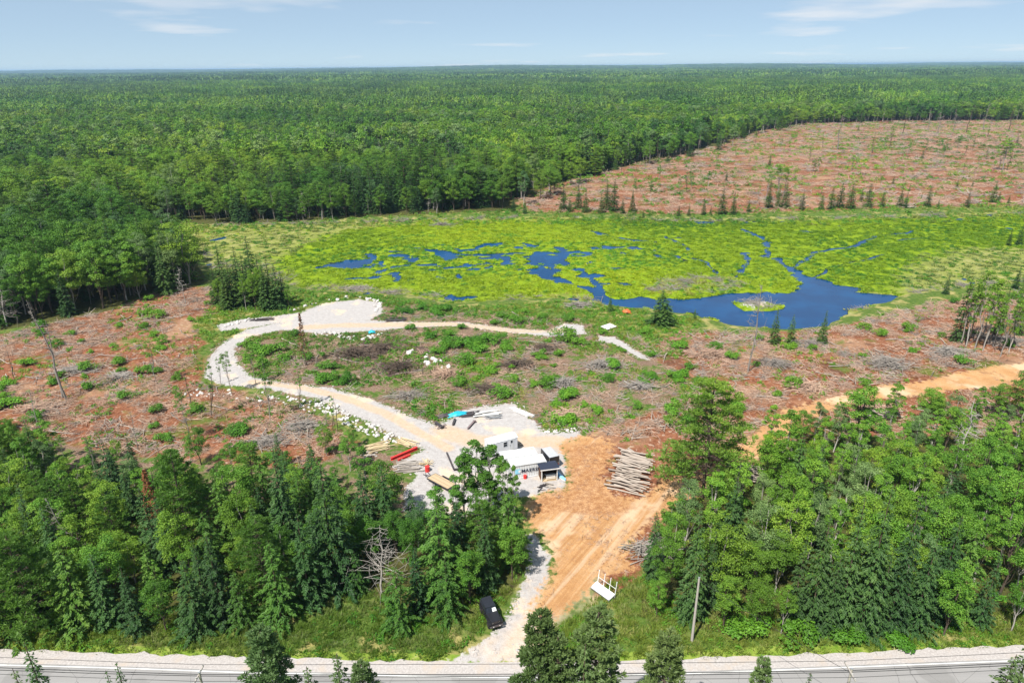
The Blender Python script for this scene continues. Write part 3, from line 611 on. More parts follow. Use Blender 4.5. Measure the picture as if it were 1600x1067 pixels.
# --- trees that stand out, each where the photograph shows it
tree_px('pine_tree', 1097, 778, 588, 'edge', 0, 1.0, 'big white pine standing alone beside the orange track and log pile')
for bx, by, ty, v, w, lb in [(745,815,678,1,1.25,'tallest upright poplar in front of the white site trailer'),(726,822,698,0,.9,'upright poplar left of the tallest one by the flatbed trailer'),(770,814,686,1,1.2,'upright poplar between the site trailer and the tallest poplar'),(788,824,705,0,.8,'upright poplar overlapping the left end of the containers'),(760,832,728,0,1.0,'shorter leafy poplar below the tallest ones in the yard'),(715,838,752,0,1.0,'low leafy poplar at the right end of the flatbed trailer'),(803,826,720,1,.6,'thin sapling in front of the container lettering')]:
    tree_px('poplar_tree', bx, by, ty, 'yard', v, w, lb)
tree_px('poplar_tree', 1330, 712, 588, 'edge', 2, 1.3, 'leafy poplar rising in front of the orange track on the right')
tree_px('poplar_tree', 1216, 770, 630, 'edge', 0, .9, 'upright poplar just right of the big white pine')
tree_px('deciduous_tree', 1594, 665, 578, 'edge', 0, 1.1, 'leafy tree at the right picture edge in front of the orange track')
tree_px('dead_tree', 1500, 740, 628, 'edge', 3, 1.1, 'bare grey dead tree among the leafy trees right of the track')
tree_px('spruce_tree', 1033, 508, 453, 'pond', 2, 1.9, 'broad dark evergreen standing alone on the near bank of the pond', -.3)
tree_px('dead_tree', 1168, 585, 445, 'pond', 1, .8, 'tall bare dead birch rising in front of the pond')
for q, (bx, by, ty, lb) in enumerate([(953,490,460,'small spruce on the near bank left of the broad evergreen'),(1085,500,483,'tiny spruce just right of the broad evergreen by the pond'),(1208,540,482,'narrow spruce right of the dead birch on the pond bank'),(1234,538,492,'shorter narrow spruce in the middle of the pond bank'),(1283,540,486,'narrow spruce on the bank below the right end of the pond'),
        (1477,460,428,'dark spruce on the right shore beyond the pond'),(1576,382,354,'dark spruce at the right edge of the marsh, left of a pair'),(1592,380,346,'dark spruce at the right edge of the marsh, right of a pair'),(1586,452,415,'dark spruce by the right picture edge above the brown slope'),(1602,462,410,'dark spruce touching the right picture edge above the brown slope')]):
    tree_px('narrow_spruce', bx, by, ty, 'pond', q % 2, 1.15, lb, -.3)
for q, (bx, by, ty, k) in enumerate([(1500,540,425,2),(1522,548,418,0),(1545,540,440,1),(1562,560,452,0),(1512,535,440,1),(1534,530,432,2),(1580,545,448,1)]):
    tree_px('slender_tree', bx, by, ty, 'slope', k, 1.1)
for bx, by, ty in [(1495,535,435),(1560,520,450),(1590,525,455)]: tree_px('narrow_spruce', bx, by, ty, 'slope', None, .8)
for bx, by, ty in [(1508,545,440),(1535,550,430),(1550,545,462),(1575,555,465)]: tree_px('poplar_tree', bx, by, ty, 'slope', 1, .7)
# left clearing: thin survivors and snags
for bx, by, ty, k in [(362,615,540,2),(400,600,530,2),(422,655,545,0),(330,650,560,1),(345,600,555,1),(300,690,600,2),(520,672,615,1),(470,640,560,1),(245,600,520,0)]: tree_px('slender_tree', bx, by, ty, 'clear_left', k, .9)
for bx, by, ty, k in [(105,625,465,0),(98,622,500,0),(290,475,415,3),(528,668,616,2),(512,665,622,0),(300,640,570,2),(70,700,610,0),(215,700,640,1),(25,600,545,2)]: tree_px('dead_tree', bx, by, ty, 'clear_left', k, .8)
tree_px('dead_conifer', 478, 570, 488, 'clear_left', 0, .8, 'rust brown dead spruce inside the loop of the winding driveway')
tree_px('dead_conifer', 252, 850, 735, 'stand_l', 1, 1.1, 'rust red dead conifer in the stand left of the driveway')
tree_px('dead_tree', 597, 925, 815, 'stand_l', 4, 1.0, 'bare pale forked dead tree at the meadow edge left of the driveway')
tree_px('dead_tree', 122, 880, 775, 'stand_l', 1, .9, 'thin grey snag between green trees in the left roadside stand')
# left spruce clump by the winding drive
for bx, by, ty in [(352,470,380),(376,462,384),(398,465,366),(365,480,406),(444,478,420),(410,470,395),(425,478,400),(340,475,415),(388,478,392),(436,482,412),(418,484,408),(356,484,420)]: tree_px('narrow_spruce', bx, by, ty, 'clump', None, 1.35)
for bx, by, ty in [(412,480,412),(400,485,420),(385,484,425),(345,480,432),(452,482,445)]: tree_px('deciduous_tree', bx, by, ty, 'clump', None, .6)
# spruces along the far edge of the marsh
for X_, Yb, Yt in [(5,365,310),(40,370,320),(160,360,275),(180,365,320),(207,355,270),(230,365,288),(278,368,300),(295,358,258),(318,362,260),(345,368,318),(375,365,292),(410,380,355),(520,378,342),(552,376,338),(598,374,318),(620,376,345),(655,372,284),(690,372,298),(738,364,322),(800,352,266),(830,352,278),(852,352,272),(905,357,300),(965,357,302),(995,357,283),(1022,352,268),(1055,354,268),(1110,352,268),(1155,350,290),(1210,350,280),(1228,352,300),(1297,350,278),(1330,352,325),(1420,352,302),(1500,335,265),(1518,337,298),(1550,338,310)]:
    tree_px('narrow_spruce', 800 + X_ / 2, 150 + Yb / 2, 150 + Yt / 2, 'marsh_row', None, 1.25, None, -.3)
# survivors in the far clear-cut
for X_, Yb, Yt, k in [(520,300,250,0),(545,300,232,1),(790,330,222,0),(828,320,210,2),(845,318,215,0),(930,205,142,1),(820,170,132,1),(840,165,128,0),(1180,160,88,1),(1060,235,180,2),(1235,190,138,0),(1075,230,190,0),(700,195,150,1),(640,215,170,0),(740,225,190,0),(1350,190,150,0),(1440,170,118,1),(1410,240,200,1),(1530,235,120,2),(1520,232,140,0),(1545,235,150,1),(1190,235,200,0),(1290,180,130,0),(1010,215,180,0),(970,160,108,1),(1390,175,130,2),(1480,200,150,1),(880,260,225,0),(760,150,110,1),(1120,190,140,0),(560,290,245,2),(1570,250,200,0)]:
    tree_px('slender_tree', 800 + X_ / 2, 150 + Yb / 2, 150 + Yt / 2, 'far_cut', k, 1.3 if k != 2 else 1.8)
for _ in range(46):
    a_ = rng.uniform(0, 1); bx = rng.uniform(980, 1610); by = rng.uniform(max(200, 262 - (bx - 980) * .26), 318)
    tree_px(('slender_tree', 'narrow_spruce', 'poplar_tree')[int(rng.choice([0, 0, 1, 2]))], bx, by, by - rng.uniform(8, 26), 'far_cut', None, 1.2)
for X_, Yb, Yt, k in [(1016,168,58,1),(1300,110,40,0),(1220,120,50,2),(905,360,282,2),(1125,180,110,2),(1470,110,20,0),(1420,115,30,2),(1380,112,40,0),(1550,112,25,2),(1330,120,50,1)]:
    tree_px('dead_tree', 800 + X_ / 2, 150 + Yb / 2, 150 + Yt / 2, 'far_cut', k, 1.2)
# tree tops on the camera's side of the road
for q, (tx, ty, d, k, w) in enumerate([(36,998,46.5,2,1.0),(18,1040,45,1,.8),(180,1030,47,2,.8),(164,1043,46,2,.7),(405,978,45.5,0,.95),(525,1016,45,1,1.0),(562,1030,44.5,3,.9),(478,1036,44,1,.9),(845,952,44,0,.85),(872,985,43.5,3,.8),(936,946,44.5,3,1.0),(915,1000,43,1,.8),(1046,985,45,0,.95),(1196,1022,45.5,3,.75),(1268,1046,45,2,.8),(1590,1018,45.5,1,1.0),(1615,1000,46,1,1.1)]):
    dirn = fw + rt * ((tx - 800) / 1067.0) + up * ((533.5 - ty) / 1067.0); tt = d / dirn[1]
    tree('near_conifer', dirn[0] * tt, d, CAM_H + dirn[2] * tt + .2, 'near', k, w)
# roadside stand right: the dark spruces along its front
for q, (bx, by, ty) in enumerate([(1076,968,793),(1236,976,832),(1264,978,800),(1309,976,768),(1343,982,750),(1388,982,762),(1428,980,826),(1105,950,830),(1290,985,850),(1365,986,850),(1460,960,800),(1530,975,850)]):
    tree_px('spruce_tree', bx, by, ty, 'stand_r', q % 4, .66)
for q, (bx, by, ty) in enumerate([(1474,990,868),(1180,985,905),(1130,985,890),(1025,965,900),(1220,990,915),(1050,900,800),(1580,985,900)]):
    tree_px('deciduous_tree', bx, by, ty, 'stand_r', None, .85)
# roadside stand left: its front
for q, (bx, by, ty, k) in enumerate([(20,985,800,'fir_tree'),(60,985,830,'pine_tree'),(130,980,850,'fir_tree'),(215,985,880,'spruce_tree'),(260,985,900,'deciduous_tree'),(310,985,870,'spruce_tree'),(350,970,830,'spruce_tree'),(380,975,890,'fir_tree'),(440,968,840,'fir_tree'),(485,945,800,'spruce_tree'),(525,915,720,'spruce_tree'),(560,925,860,'fir_tree'),(625,980,880,'fir_tree'),(655,955,850,'spruce_tree'),(700,965,870,'fir_tree'),(735,945,850,'deciduous_tree'),(690,930,780,'fir_tree'),(760,920,800,'spruce_tree'),(795,880,765,'fir_tree'),(800,905,820,'deciduous_tree'),(300,860,700,'pine_tree'),(450,850,690,'spruce_tree'),(575,850,730,'spruce_tree'),(605,840,720,'spruce_tree'),(380,830,720,'deciduous_tree'),(810,865,790,'poplar_tree')]):
    tree_px(k, bx, by, ty, 'stand_l', None, .95)
def fill(stand, poly, n, spacing, choose, avoid=1.6):
    P = POLY[poly]; lo, hi = P.min(0), P.max(0); pts = [(t['x'], t['y']) for t in TREES]; k = 0; tries = 0
    while k < n and tries < n * 60:
        tries += 1; x, y = rng.uniform(lo, hi)
        if not -60 < PX(x, y, 0)[0] < 1660: continue
        if sdist(np.array([x]), np.array([y]), P)[0] > -.4: continue
        px, py = PX(x, y, 0)
        if px < -60 or px > 1660: continue
        if len(pts) and ((np.asarray(pts) - (x, y)) ** 2).sum(1).min() < spacing ** 2: continue
        kind, h = choose(px, py, x, y); 
        if kind is None: continue
        tree(kind, x, y, h, stand, None, rng.uniform(.85, 1.1)); pts.append((x, y)); k += 1
def ch_l(px, py, x, y):
    u = rng.uniform(); back = py < 800
    if 640 < px < 830 and py < 850: return ('deciduous_tree' if u < .7 else 'fir_tree'), rng.uniform(4, 6.5)
    if back and px > 380 and u < .35: return None, 0
    if u < .40: return ('deciduous_tree', 'lime_tree', 'silver_tree')[min(2, int(rng.uniform(0, 2.4)))], rng.uniform(7, 11.5) * (.8 if back else 1)
    if u < .58: return 'spruce_tree', rng.uniform(8, 13)
    if u < .74: return 'fir_tree', rng.uniform(7, 11)
    if u < .82: return 'pine_tree', rng.uniform(9, 13)
    if u < .92: return 'poplar_tree', rng.uniform(8, 12)
    return ('dead_tree' if u < .96 else 'slender_tree'), rng.uniform(7, 11)
def ch_r(px, py, x, y):
    u = rng.uniform()
    if 1030 < px < 1190 and py < 815: return (None, 0) if u < .8 else ('shrub', 1.5)
    if px < 1110 and py < 850: return ('deciduous_tree' if u < .6 else 'shrub'), rng.uniform(3, 5) if u < .6 else 1.8
    if py < 780:
        if u < .5: return ('deciduous_tree', 'lime_tree', 'silver_tree')[min(2, int(rng.uniform(0, 2.7)))], rng.uniform(6, 10)
        if u < .8: return 'poplar_tree', rng.uniform(7, 11.5)
        return ('slender_tree' if u < .92 else 'shrub'), (rng.uniform(7, 11) if u < .92 else 2.0)
    if u < .50: return ('deciduous_tree', 'lime_tree', 'silver_tree')[min(2, int(rng.uniform(0, 2.7)))], rng.uniform(8, 13)
    if u < .72: return 'poplar_tree', rng.uniform(9, 14)
    if u < .90: return 'spruce_tree', rng.uniform(9, 14)
    return ('fir_tree' if u < .95 else 'slender_tree'), rng.uniform(9, 14)
def ch_m(px, py, x, y):
    u = rng.uniform()
    if u < .50: return ('deciduous_tree', 'lime_tree', 'silver_tree')[min(2, int(rng.uniform(0, 2.4)))], rng.uniform(11, 17)
    if u < .66: return 'pine_tree', rng.uniform(13, 18)
    if u < .86: return 'spruce_tree', rng.uniform(11, 17)
    return ('slender_tree' if u < .96 else 'dead_tree'), rng.uniform(10, 15)
fill('stand_l', 'forest_l', 120, 2.9, ch_l)
fill('stand_r', 'forest_r', 150, 2.75, ch_r)
fill('treeline', 'forest_mid', 100, 3.6, ch_m)
fill('backlot', 'backlot', 34, 3.0, lambda px, py, x, y: (('deciduous_tree', 'lime_tree', 'slender_tree', 'spruce_tree', 'poplar_tree')[int(rng.uniform(0, 5))], rng.uniform(3.5, 8)) if px < 560 else (None, 0))
# front rank of the back forest
FB = GP([(195,352),(400,347),(600,338),(800,329),(820,308),(850,293),(980,260),(1090,237),(1180,208),(1250,195),(1400,190),(1640,188)])
def front_rank(n):
    seg = np.linalg.norm(np.diff(FB, axis=0), axis=1); cs = np.r_[0, np.cumsum(seg)]; pts = []
    k = 0; tries = 0
    while k < n and tries < 6000:
        tries += 1; u_ = rng.uniform(); s = rng.uniform(0, 1) ** 1.3 * cs[-1]; i = min(np.searchsorted(cs, s) - 1, len(seg) - 1); i = max(i, 0); f = (s - cs[i]) / seg[i]
        p = FB[i] * (1 - f) + FB[i + 1] * f; tn = (FB[i + 1] - FB[i]) / seg[i]; nn = np.array([-tn[1], tn[0]]); p = p + nn * (rng.uniform(.5, 14) if u_ < .72 or i < 3 else rng.uniform(-14, 0))
        if pts and min((p[0] - a) ** 2 + (p[1] - b) ** 2 for a, b in pts) < 9: continue
        u = rng.uniform(); kind, h = ((('deciduous_tree', 'lime_tree', 'silver_tree')[min(2, int(rng.uniform(0, 2.5)))], rng.uniform(12, 18)) if u < .52 else ('spruce_tree', rng.uniform(10, 16)) if u < .68 else ('pine_tree', rng.uniform(13, 18)) if u < .76 else ('slender_tree', rng.uniform(12, 17)) if u < .92 else ('dead_tree', rng.uniform(7, 12)))
        tree(kind, p[0], p[1], h, 'back', None, rng.uniform(.9, 1.15)); pts.append((p[0], p[1])); k += 1
front_rank(230)
# shrubs in the clearing
for poly, n in (('clearing', 75), ('slash_left', 55), ('slash_right', 45)):
    P = POLY[poly]; k = 0
    while k < n:
        x, y = rng.uniform(P.min(0), P.max(0)); a = np.array([x]); b = np.array([y]); m_ = mlook(a, b)
        if sdist(a, b, P)[0] > -1 or m_['gravel'][0] > .1 or m_['sand'][0] > .1 or m_['soil'][0] > .2: continue
        if not -40 < PX(x, y, 0)[0] < 1640: continue
        tree('shrub', x, y, rng.uniform(1.0, 2.6), 'shrub_' + poly, None, rng.uniform(.9, 1.3)); k += 1
for bx, by, ty in [(385,540,526),(402,548,532),(425,552,534),(390,562,548),(445,562,548),(410,572,556),(700,535,521),(712,542,526),(738,540,525),(684,552,540),(768,536,520),(750,548,532),(884,532,512),(905,538,522),(820,488,478),(1060,545,532),(790,545,533),(640,515,506),(480,560,545),(505,575,562),(1010,520,508),(1180,985,960),(1250,995,972),(1320,997,975),(1400,998,978),(1150,990,965)]:
    tree_px('shrub', bx, by, ty, 'bank_shrubs', None, 1.3)

STAND = dict(backlot='ragged edge between left stand and clear-cut', stand_l='left roadside stand', stand_r='right roadside stand', treeline='tall left tree line', back='forest front behind the marsh',
    clump='clump by the winding driveway', marsh_row='far marsh edge', far_cut='far clear-cut', near='near side of the road', slope='brown slope at right', clear_left='left clearing',
    shrub_clearing='weedy middle clearing', shrub_slash_left='left brown clear-cut', shrub_slash_right='right brown slope', bank_shrubs='open banks and verge', edge='orange track edge', yard='container yard', pond='pond bank')
KIND = dict(lime_tree='yellow green leafy tree', silver_tree='pale grey green tree', deciduous_tree='leafy green tree', poplar_tree='upright leafy poplar', slender_tree='thin small-crowned tree', spruce_tree='dark green spruce', fir_tree='bright green fir', narrow_spruce='narrow dark spruce', pine_tree='tufted green pine', near_conifer='sage green conifer', dead_tree='bare dead tree', dead_conifer='rust brown dead conifer', shrub='low green shrub')
CATS = dict(shrub='shrub')
def plant_all():
    X = np.array([t['x'] for t in TREES]); Y = np.array([t['y'] for t in TREES]); Z = zground(X, Y)
    pxs, pys = PX(X, Y, Z); groups = {}
    for i, t in enumerate(TREES):
        if t['label'] is None:
            row = ''
            if t['stand'] in ('stand_l', 'stand_r'): row = 'front' if pys[i] > 935 else ('middle' if pys[i] > 840 else 'back')
            if t['stand'] == 'treeline': row = 'front' if pys[i] > 440 else 'back'
            groups.setdefault((t['stand'], row, t['kind']), []).append(i)
    for (st, row, kd), idx in groups.items():
        idx.sort(key=lambda i: pxs[i])
        for q, i in enumerate(idx):
            pre = '' if len(idx) == 1 else ordinal(q) + ' from the left of the ' if False else ''
            rw = (row + ' row, ') if row else ''
            TREES[i]['label'] = (('only ' if len(idx) == 1 else ordinal(q) + ' ') + KIND[kd] + (', ' if len(idx) == 1 else ' from left, ') + rw + STAND[st])
    for i, t in enumerate(TREES):
        tr, cr = PROTO[t['kind']][t['var']]; s = t['h'] / PH[t['kind']]
        if t['kind'] == 'pine_tree' and t['var'] == 0: s = t['h'] / 16
        z = Z[i] - .05
        nm = {'shrub': 'shrub', 'near_conifer': 'conifer_tree', 'narrow_spruce': 'spruce_tree'}.get(t['kind'], t['kind'])
        o = thing(nm, t['label'], CATS.get(t['kind'], 'tree'), (t['x'], t['y'], z), rng.uniform(0, 6.283), KIND[t['kind']] + 's ' + STAND[t['stand']])
        o.scale = (s * t['wide'], s * t['wide'], s)
        if t['kind'] in ('slender_tree', 'dead_tree'): o.rotation_euler[0] = rng.normal() * .06
        link(tr.name.split('.')[0], tr, o); c_ = link(cr.name.split('.')[0], cr, o)
        if c_.name.startswith('branches'): c_['kind'] = 'stuff'
plant_all()

# ------------------------------------------------------------------ uncountable stuff: scattered with geometry nodes
def scatter(name, protos, P, rot, scale, idx, label, cat):
    c = bpy.data.collections.new(name + '_kinds')
    for k, me in enumerate(protos): c.objects.link(bpy.data.objects.new('%s_%02d' % (name, k), me))
    me = bpy.data.meshes.new(name); n = len(P); me.vertices.add(n); me.vertices.foreach_set('co', np.asarray(P, np.float32).ravel())
    a = me.attributes.new('rz', 'FLOAT_VECTOR', 'POINT'); rv = np.zeros((n, 3), np.float32)
    rot = np.asarray(rot, np.float32)
    if rot.ndim == 1: rv[:, 2] = rot
    else: rv = rot
    a.data.foreach_set('vector', rv.ravel())
    a = me.attributes.new('sc', 'FLOAT_VECTOR', 'POINT'); sc = np.asarray(scale, np.float32); sc = np.repeat(sc[:, None], 3, 1) if sc.ndim == 1 else sc; a.data.foreach_set('vector', np.ascontiguousarray(sc).ravel())
    a = me.attributes.new('pick', 'INT', 'POINT'); a.data.foreach_set('value', np.asarray(idx, np.int32))
    o = link(name, me); tag(o, label, cat, None, 'stuff')
    g = bpy.data.node_groups.new(name, 'GeometryNodeTree'); g.interface.new_socket('Geometry', in_out='INPUT', socket_type='NodeSocketGeometry'); g.interface.new_socket('Geometry', in_out='OUTPUT', socket_type='NodeSocketGeometry')
    gi = g.nodes.new('NodeGroupInput'); go = g.nodes.new('NodeGroupOutput'); ci = g.nodes.new('GeometryNodeCollectionInfo'); ip = g.nodes.new('GeometryNodeInstanceOnPoints')
    ci.inputs['Collection'].default_value = c; ci.inputs['Separate Children'].default_value = True; ci.inputs['Reset Children'].default_value = True; ip.inputs['Pick Instance'].default_value = True
    def na(nm, ty): x = g.nodes.new('GeometryNodeInputNamedAttribute'); x.data_type = ty; x.inputs['Name'].default_value = nm; return x.outputs['Attribute']
    g.links.new(gi.outputs[0], ip.inputs['Points']); g.links.new(ci.outputs[0], ip.inputs['Instance']); g.links.new(na('pick', 'INT'), ip.inputs['Instance Index'])
    g.links.new(na('rz', 'FLOAT_VECTOR'), ip.inputs['Rotation']); g.links.new(na('sc', 'FLOAT_VECTOR'), ip.inputs['Scale']); g.links.new(ip.outputs[0], go.inputs[0])
    md = o.modifiers.new('scatter', 'NODES'); md.node_group = g
    return o
def joined(parts, name):
    """trunk + crown as one mesh for scattering"""
    V, Pq, M, T, mats, n = [], {}, [], [], [], 0
    polys = []; tone = []; midx = []
    for me in parts:
        co = np.empty(len(me.vertices) * 3, np.float32); me.vertices.foreach_get('co', co); V.append(co.reshape(-1, 3))
        tn = np.empty(len(me.polygons), np.float32); me.attributes['tone'].data.foreach_get('value', tn)
        ls = np.empty(len(me.polygons), np.int32); me.polygons.foreach_get('loop_total', ls); vi = np.empty(len(me.loops), np.int32); me.loops.foreach_get('vertex_index', vi)
        st = np.r_[0, np.cumsum(ls)[:-1]]
        mi = len(mats); mats.append(me.materials[0])
        for k in np.unique(ls):
            f = np.where(ls == k)[0]; polys.append(vi[st[f][:, None] + np.arange(k)] + n); tone.append(tn[f]); midx.append(np.full(len(f), mi))
        n += len(V[-1])
    return make_mesh(name, np.concatenate(V), polys, mats, np.concatenate(tone), np.concatenate(midx))
def forest_points(y0, y1, spacing):
    out = []
    y = y0
    while y < y1:
        half = y * .84 + 40; nx = int(2 * half / spacing); x = np.linspace(-half, half, nx) + rng.uniform(-.45, .45, nx) * spacing
        out.append(np.stack([x, y + rng.uniform(-.45, .45, nx) * spacing], 1)); y += spacing
    return np.concatenate(out)
def in_forest(p, marg=1.0):
    x, y = p[:, 0], p[:, 1]
    ok = (sdist(x, y, POLY['forest_back']) + (fbm(x, y, 24, 411) - .45) * 26 < -marg) | (sdist(x, y, POLY['forest_mid']) < -marg) | (y > POLY['forest_back'][:, 1].max() - 30)
    return ok
def far_forest():
    dec = [joined(deciduous(13, r, 2.5, 22, 1100, .5, BARKG, 4, leafm=m), 'leafy') for r, m in ((3.2, L_DEC), (2.7, L_DRK), (3.5, L_YEL), (2.8, L_PAL), (3.4, L_DEC))]
    con = [joined(spruce(13, 2.3, .5, None, None, 1.15, .8, .05, .3, 1.2), 'conifer') for _ in range(3)]
    pin = [joined(deciduous(14, 2.4, 4.0, 14, 420, .70, BARK, 5, 1.0, L_PIN), 'pine') for _ in range(2)]
    stem = [joined(deciduous(14, 1.5, 7.5, 9, 170, .6, BARKW, 5, 1.0), 'stem') for _ in range(2)] + [joined(snag(11), 'dead')]
    detail = [joined(PROTO[k][v], 'near_' + k) for k, v in (('deciduous_tree', 0), ('deciduous_tree', 1), ('lime_tree', 1), ('silver_tree', 0), ('deciduous_tree', 2), ('spruce_tree', 0), ('spruce_tree', 3), ('fir_tree', 1), ('pine_tree', 1), ('pine_tree', 2), ('poplar_tree', 1), ('poplar_tree', 2), ('slender_tree', 2))]
    p = forest_points(130, 900, 4.2); p = p[in_forest(p, 2.5)]
    pts = np.array([(t['x'], t['y']) for t in TREES if t['stand'] in ('back', 'treeline')]); d2 = np.full(len(p), 1e9)
    for a in pts: d2 = np.minimum(d2, (p[:, 0] - a[0]) ** 2 + (p[:, 1] - a[1]) ** 2)
    p = p[d2 > 6]; L = len(p)
    u = rng.uniform(size=L); cf = fbm(p[:, 0], p[:, 1], 60, 101); kind = np.where(u < .12 + 2.4 * np.clip(cf - .46, 0, .3), 5 + rng.integers(0, 3, L), rng.integers(0, 5, L))
    kind = np.where((u > .86) & (u < .94), 8 + rng.integers(0, 2, L), kind); kind = np.where(u > .94, 10 + rng.integers(0, 3, L), kind); kind = np.where(p[:, 1] < 430, kind + 13, kind)
    z = zground(p[:, 0], p[:, 1]); s = rng.uniform(.6, 1.4, L) * (.9 + .7 * fbm(p[:, 0], p[:, 1], 26, 7)); wv = rng.uniform(.8, 1.15, L)
    scatter('forest', dec + con + pin + stem + detail, np.c_[p, z], rng.uniform(0, 6.28, L), np.stack([s * wv, s * wv, s], 1), kind, 'dense mixed green forest stretching behind the marsh', 'forest')
    # farther: patches of canopy
    def patch(size, n, leaves, ls, cfrac=.36):
        g = Geo()
        for _ in range(n):
            c = np.array([rng.uniform(-.5, .5) * size, rng.uniform(-.5, .5) * size, 0]); h = rng.uniform(8, 20); con_ = rng.uniform() < cfrac; r = rng.uniform(2.2, 4.6)
            d = unit(leaves); d[:, 2] = np.abs(d[:, 2])
            if con_:
                f = rng.uniform(.1, 1, leaves); a = rng.uniform(0, 6.28, leaves); rr = (1 - f) * r * .9 + .2; P = c + np.stack([np.cos(a) * rr, np.sin(a) * rr, f * h * 1.08], 1); Nn = np.stack([np.cos(a), np.sin(a), a * 0 + .7], 1)
            else:
                P = c + d * np.array([r, r, h * .38]) + np.array([0, 0, h * .62]); Nn = d + np.array([0, 0, .3])
            g.quads(leaf_quads(P, Nn + rng.normal(size=(leaves, 3)) * .3, ls, .85), 1 if con_ else int(rng.choice([0, 0, 2, 3, 4])), np.clip(rng.uniform(.1, .9) + rng.normal(size=leaves) * .12, 0, 1))
        return g.build('patch', [L_DEC, L_SPR, L_YEL, L_PAL, L_DRK])
    pa = [patch(34, 58, 40, 1.5, c) for c in (.85, .7, .5, .36, .25, .18, .1, .05)]
    p = forest_points(905, 3000, 27); fpoly = fp; p = p[sdist(p[:, 0], p[:, 1], fpoly) > 10]
    z = hill(p[:, 0], p[:, 1]) - .5
    scatter('distant_forest', pa, np.c_[p, z], rng.uniform(0, 6.28, len(p)), np.stack([np.full(len(p), 1.0)] * 2 + [rng.uniform(.7, 1.25, len(p)) * (.8 + .5 * fbm(p[:, 0], p[:, 1], 120, 8))], 1), np.clip((fbm(p[:, 0], p[:, 1], 220, 303) - .5) * 16 + 4 + rng.normal(size=len(p)) * 1.2, 0, 7).astype(int), 'distant green forest canopy reaching toward the horizon', 'forest')
    pb = [patch(140, 420, 9, 5.2, c) for c in (.85, .55, .36, .2, .08)]
    p = forest_points(3000, 15000, 105); z = hill(p[:, 0], p[:, 1]) - .5
    scatter('horizon_forest', pb, np.c_[p, z], rng.uniform(0, 6.28, len(p)), np.stack([np.ones(len(p)), np.ones(len(p)), rng.uniform(.8, 1.7, len(p))], 1), np.clip((fbm(p[:, 0], p[:, 1], 900, 305) - .5) * 12 + 2.5 + rng.normal(size=len(p)), 0, 4).astype(int), 'blue green forest in a thin band under the horizon', 'forest')
far_forest()
# ground plants, debris, sedge
def tuft(n, h, r, m, w=.10):
    g = Geo(); a = rng.uniform(0, 6.28, n); rr = r * np.sqrt(rng.uniform(0, 1, n)); b = np.stack([np.cos(a) * rr, np.sin(a) * rr, np.zeros(n)], 1)
    d = np.stack([np.cos(a) * .5 + rng.normal(size=n) * .35, np.sin(a) * .5 + rng.normal(size=n) * .35, np.ones(n)], 1); hh = h * rng.uniform(.5, 1.2, n)[:, None]
    t = unit(n); t[:, 2] = 0; t /= np.linalg.norm(t, axis=1)[:, None] + 1e-9; w = w * rng.uniform(.7, 1.5, n)[:, None]
    g.quads(np.stack([b - t * w, b + t * w, b + d * hh], 1), 0, np.clip(rng.uniform(.3, .7) + rng.normal(size=n) * .2, 0, 1)); return g.build('tuft', m)
def weed(n, r, h, m, size):
    g = Geo(); d = unit(n); P = np.stack([d[:, 0] * r * rng.uniform(.2, 1, n), d[:, 1] * r * rng.uniform(.2, 1, n), np.abs(d[:, 2]) * h * rng.uniform(.3, 1, n) + .04], 1)
    g.quads(leaf_quads(P, d * .4 + np.array([0, 0, .8]) + rng.normal(size=(n, 3)) * .4, size, .7), 0, np.clip(rng.uniform(.25, .75) + rng.normal(size=n) * .2, 0, 1)); return g.build('weed', m)
def sticks(n, r, lmin, lmax, wmin, wmax, m, flat=.25):
    g = Geo()
    a0 = rng.uniform(0, 3.14)
    for _ in range(n):
        c = np.array([rng.normal() * r * .5, rng.normal() * r * .5, rng.uniform(.02, .35)]); a = a0 + rng.normal() * .9; L = rng.uniform(lmin, lmax); w = rng.uniform(wmin, wmax)
        d = np.array([math.cos(a), math.sin(a), rng.normal() * flat]) * L / 2
        g.tube([c - d, c + d * .1 + rng.normal(size=3) * .05, c + d], [w, w * .85, w * .5], 4, 0, rng.uniform(0, 1), cap=False)
    return g.build('sticks', m)
def zone_points(poly, per_m2, extra=None):
    P = POLY[poly] if isinstance(poly, str) else poly; lo, hi = P.min(0), P.max(0)
    n = int((hi - lo).prod() * per_m2); p = rng.uniform(lo, hi, (n, 2)); px, py = PX(p[:, 0], p[:, 1], 0); p = p[(px > -60) & (px < 1660) & (py < 1120)]
    p = p[sdist(p[:, 0], p[:, 1], P) < 0]; return p
def clear(p, slash_ok=True, keep_soil=True):
    m = mlook(p[:, 0], p[:, 1]); ok = (m['gravel'] < .32) & (m['sand'] < .3) & (road_s(p[:, 0], p[:, 1]) < -.15); return p[ok], {k: v[ok] for k, v in m.items()}
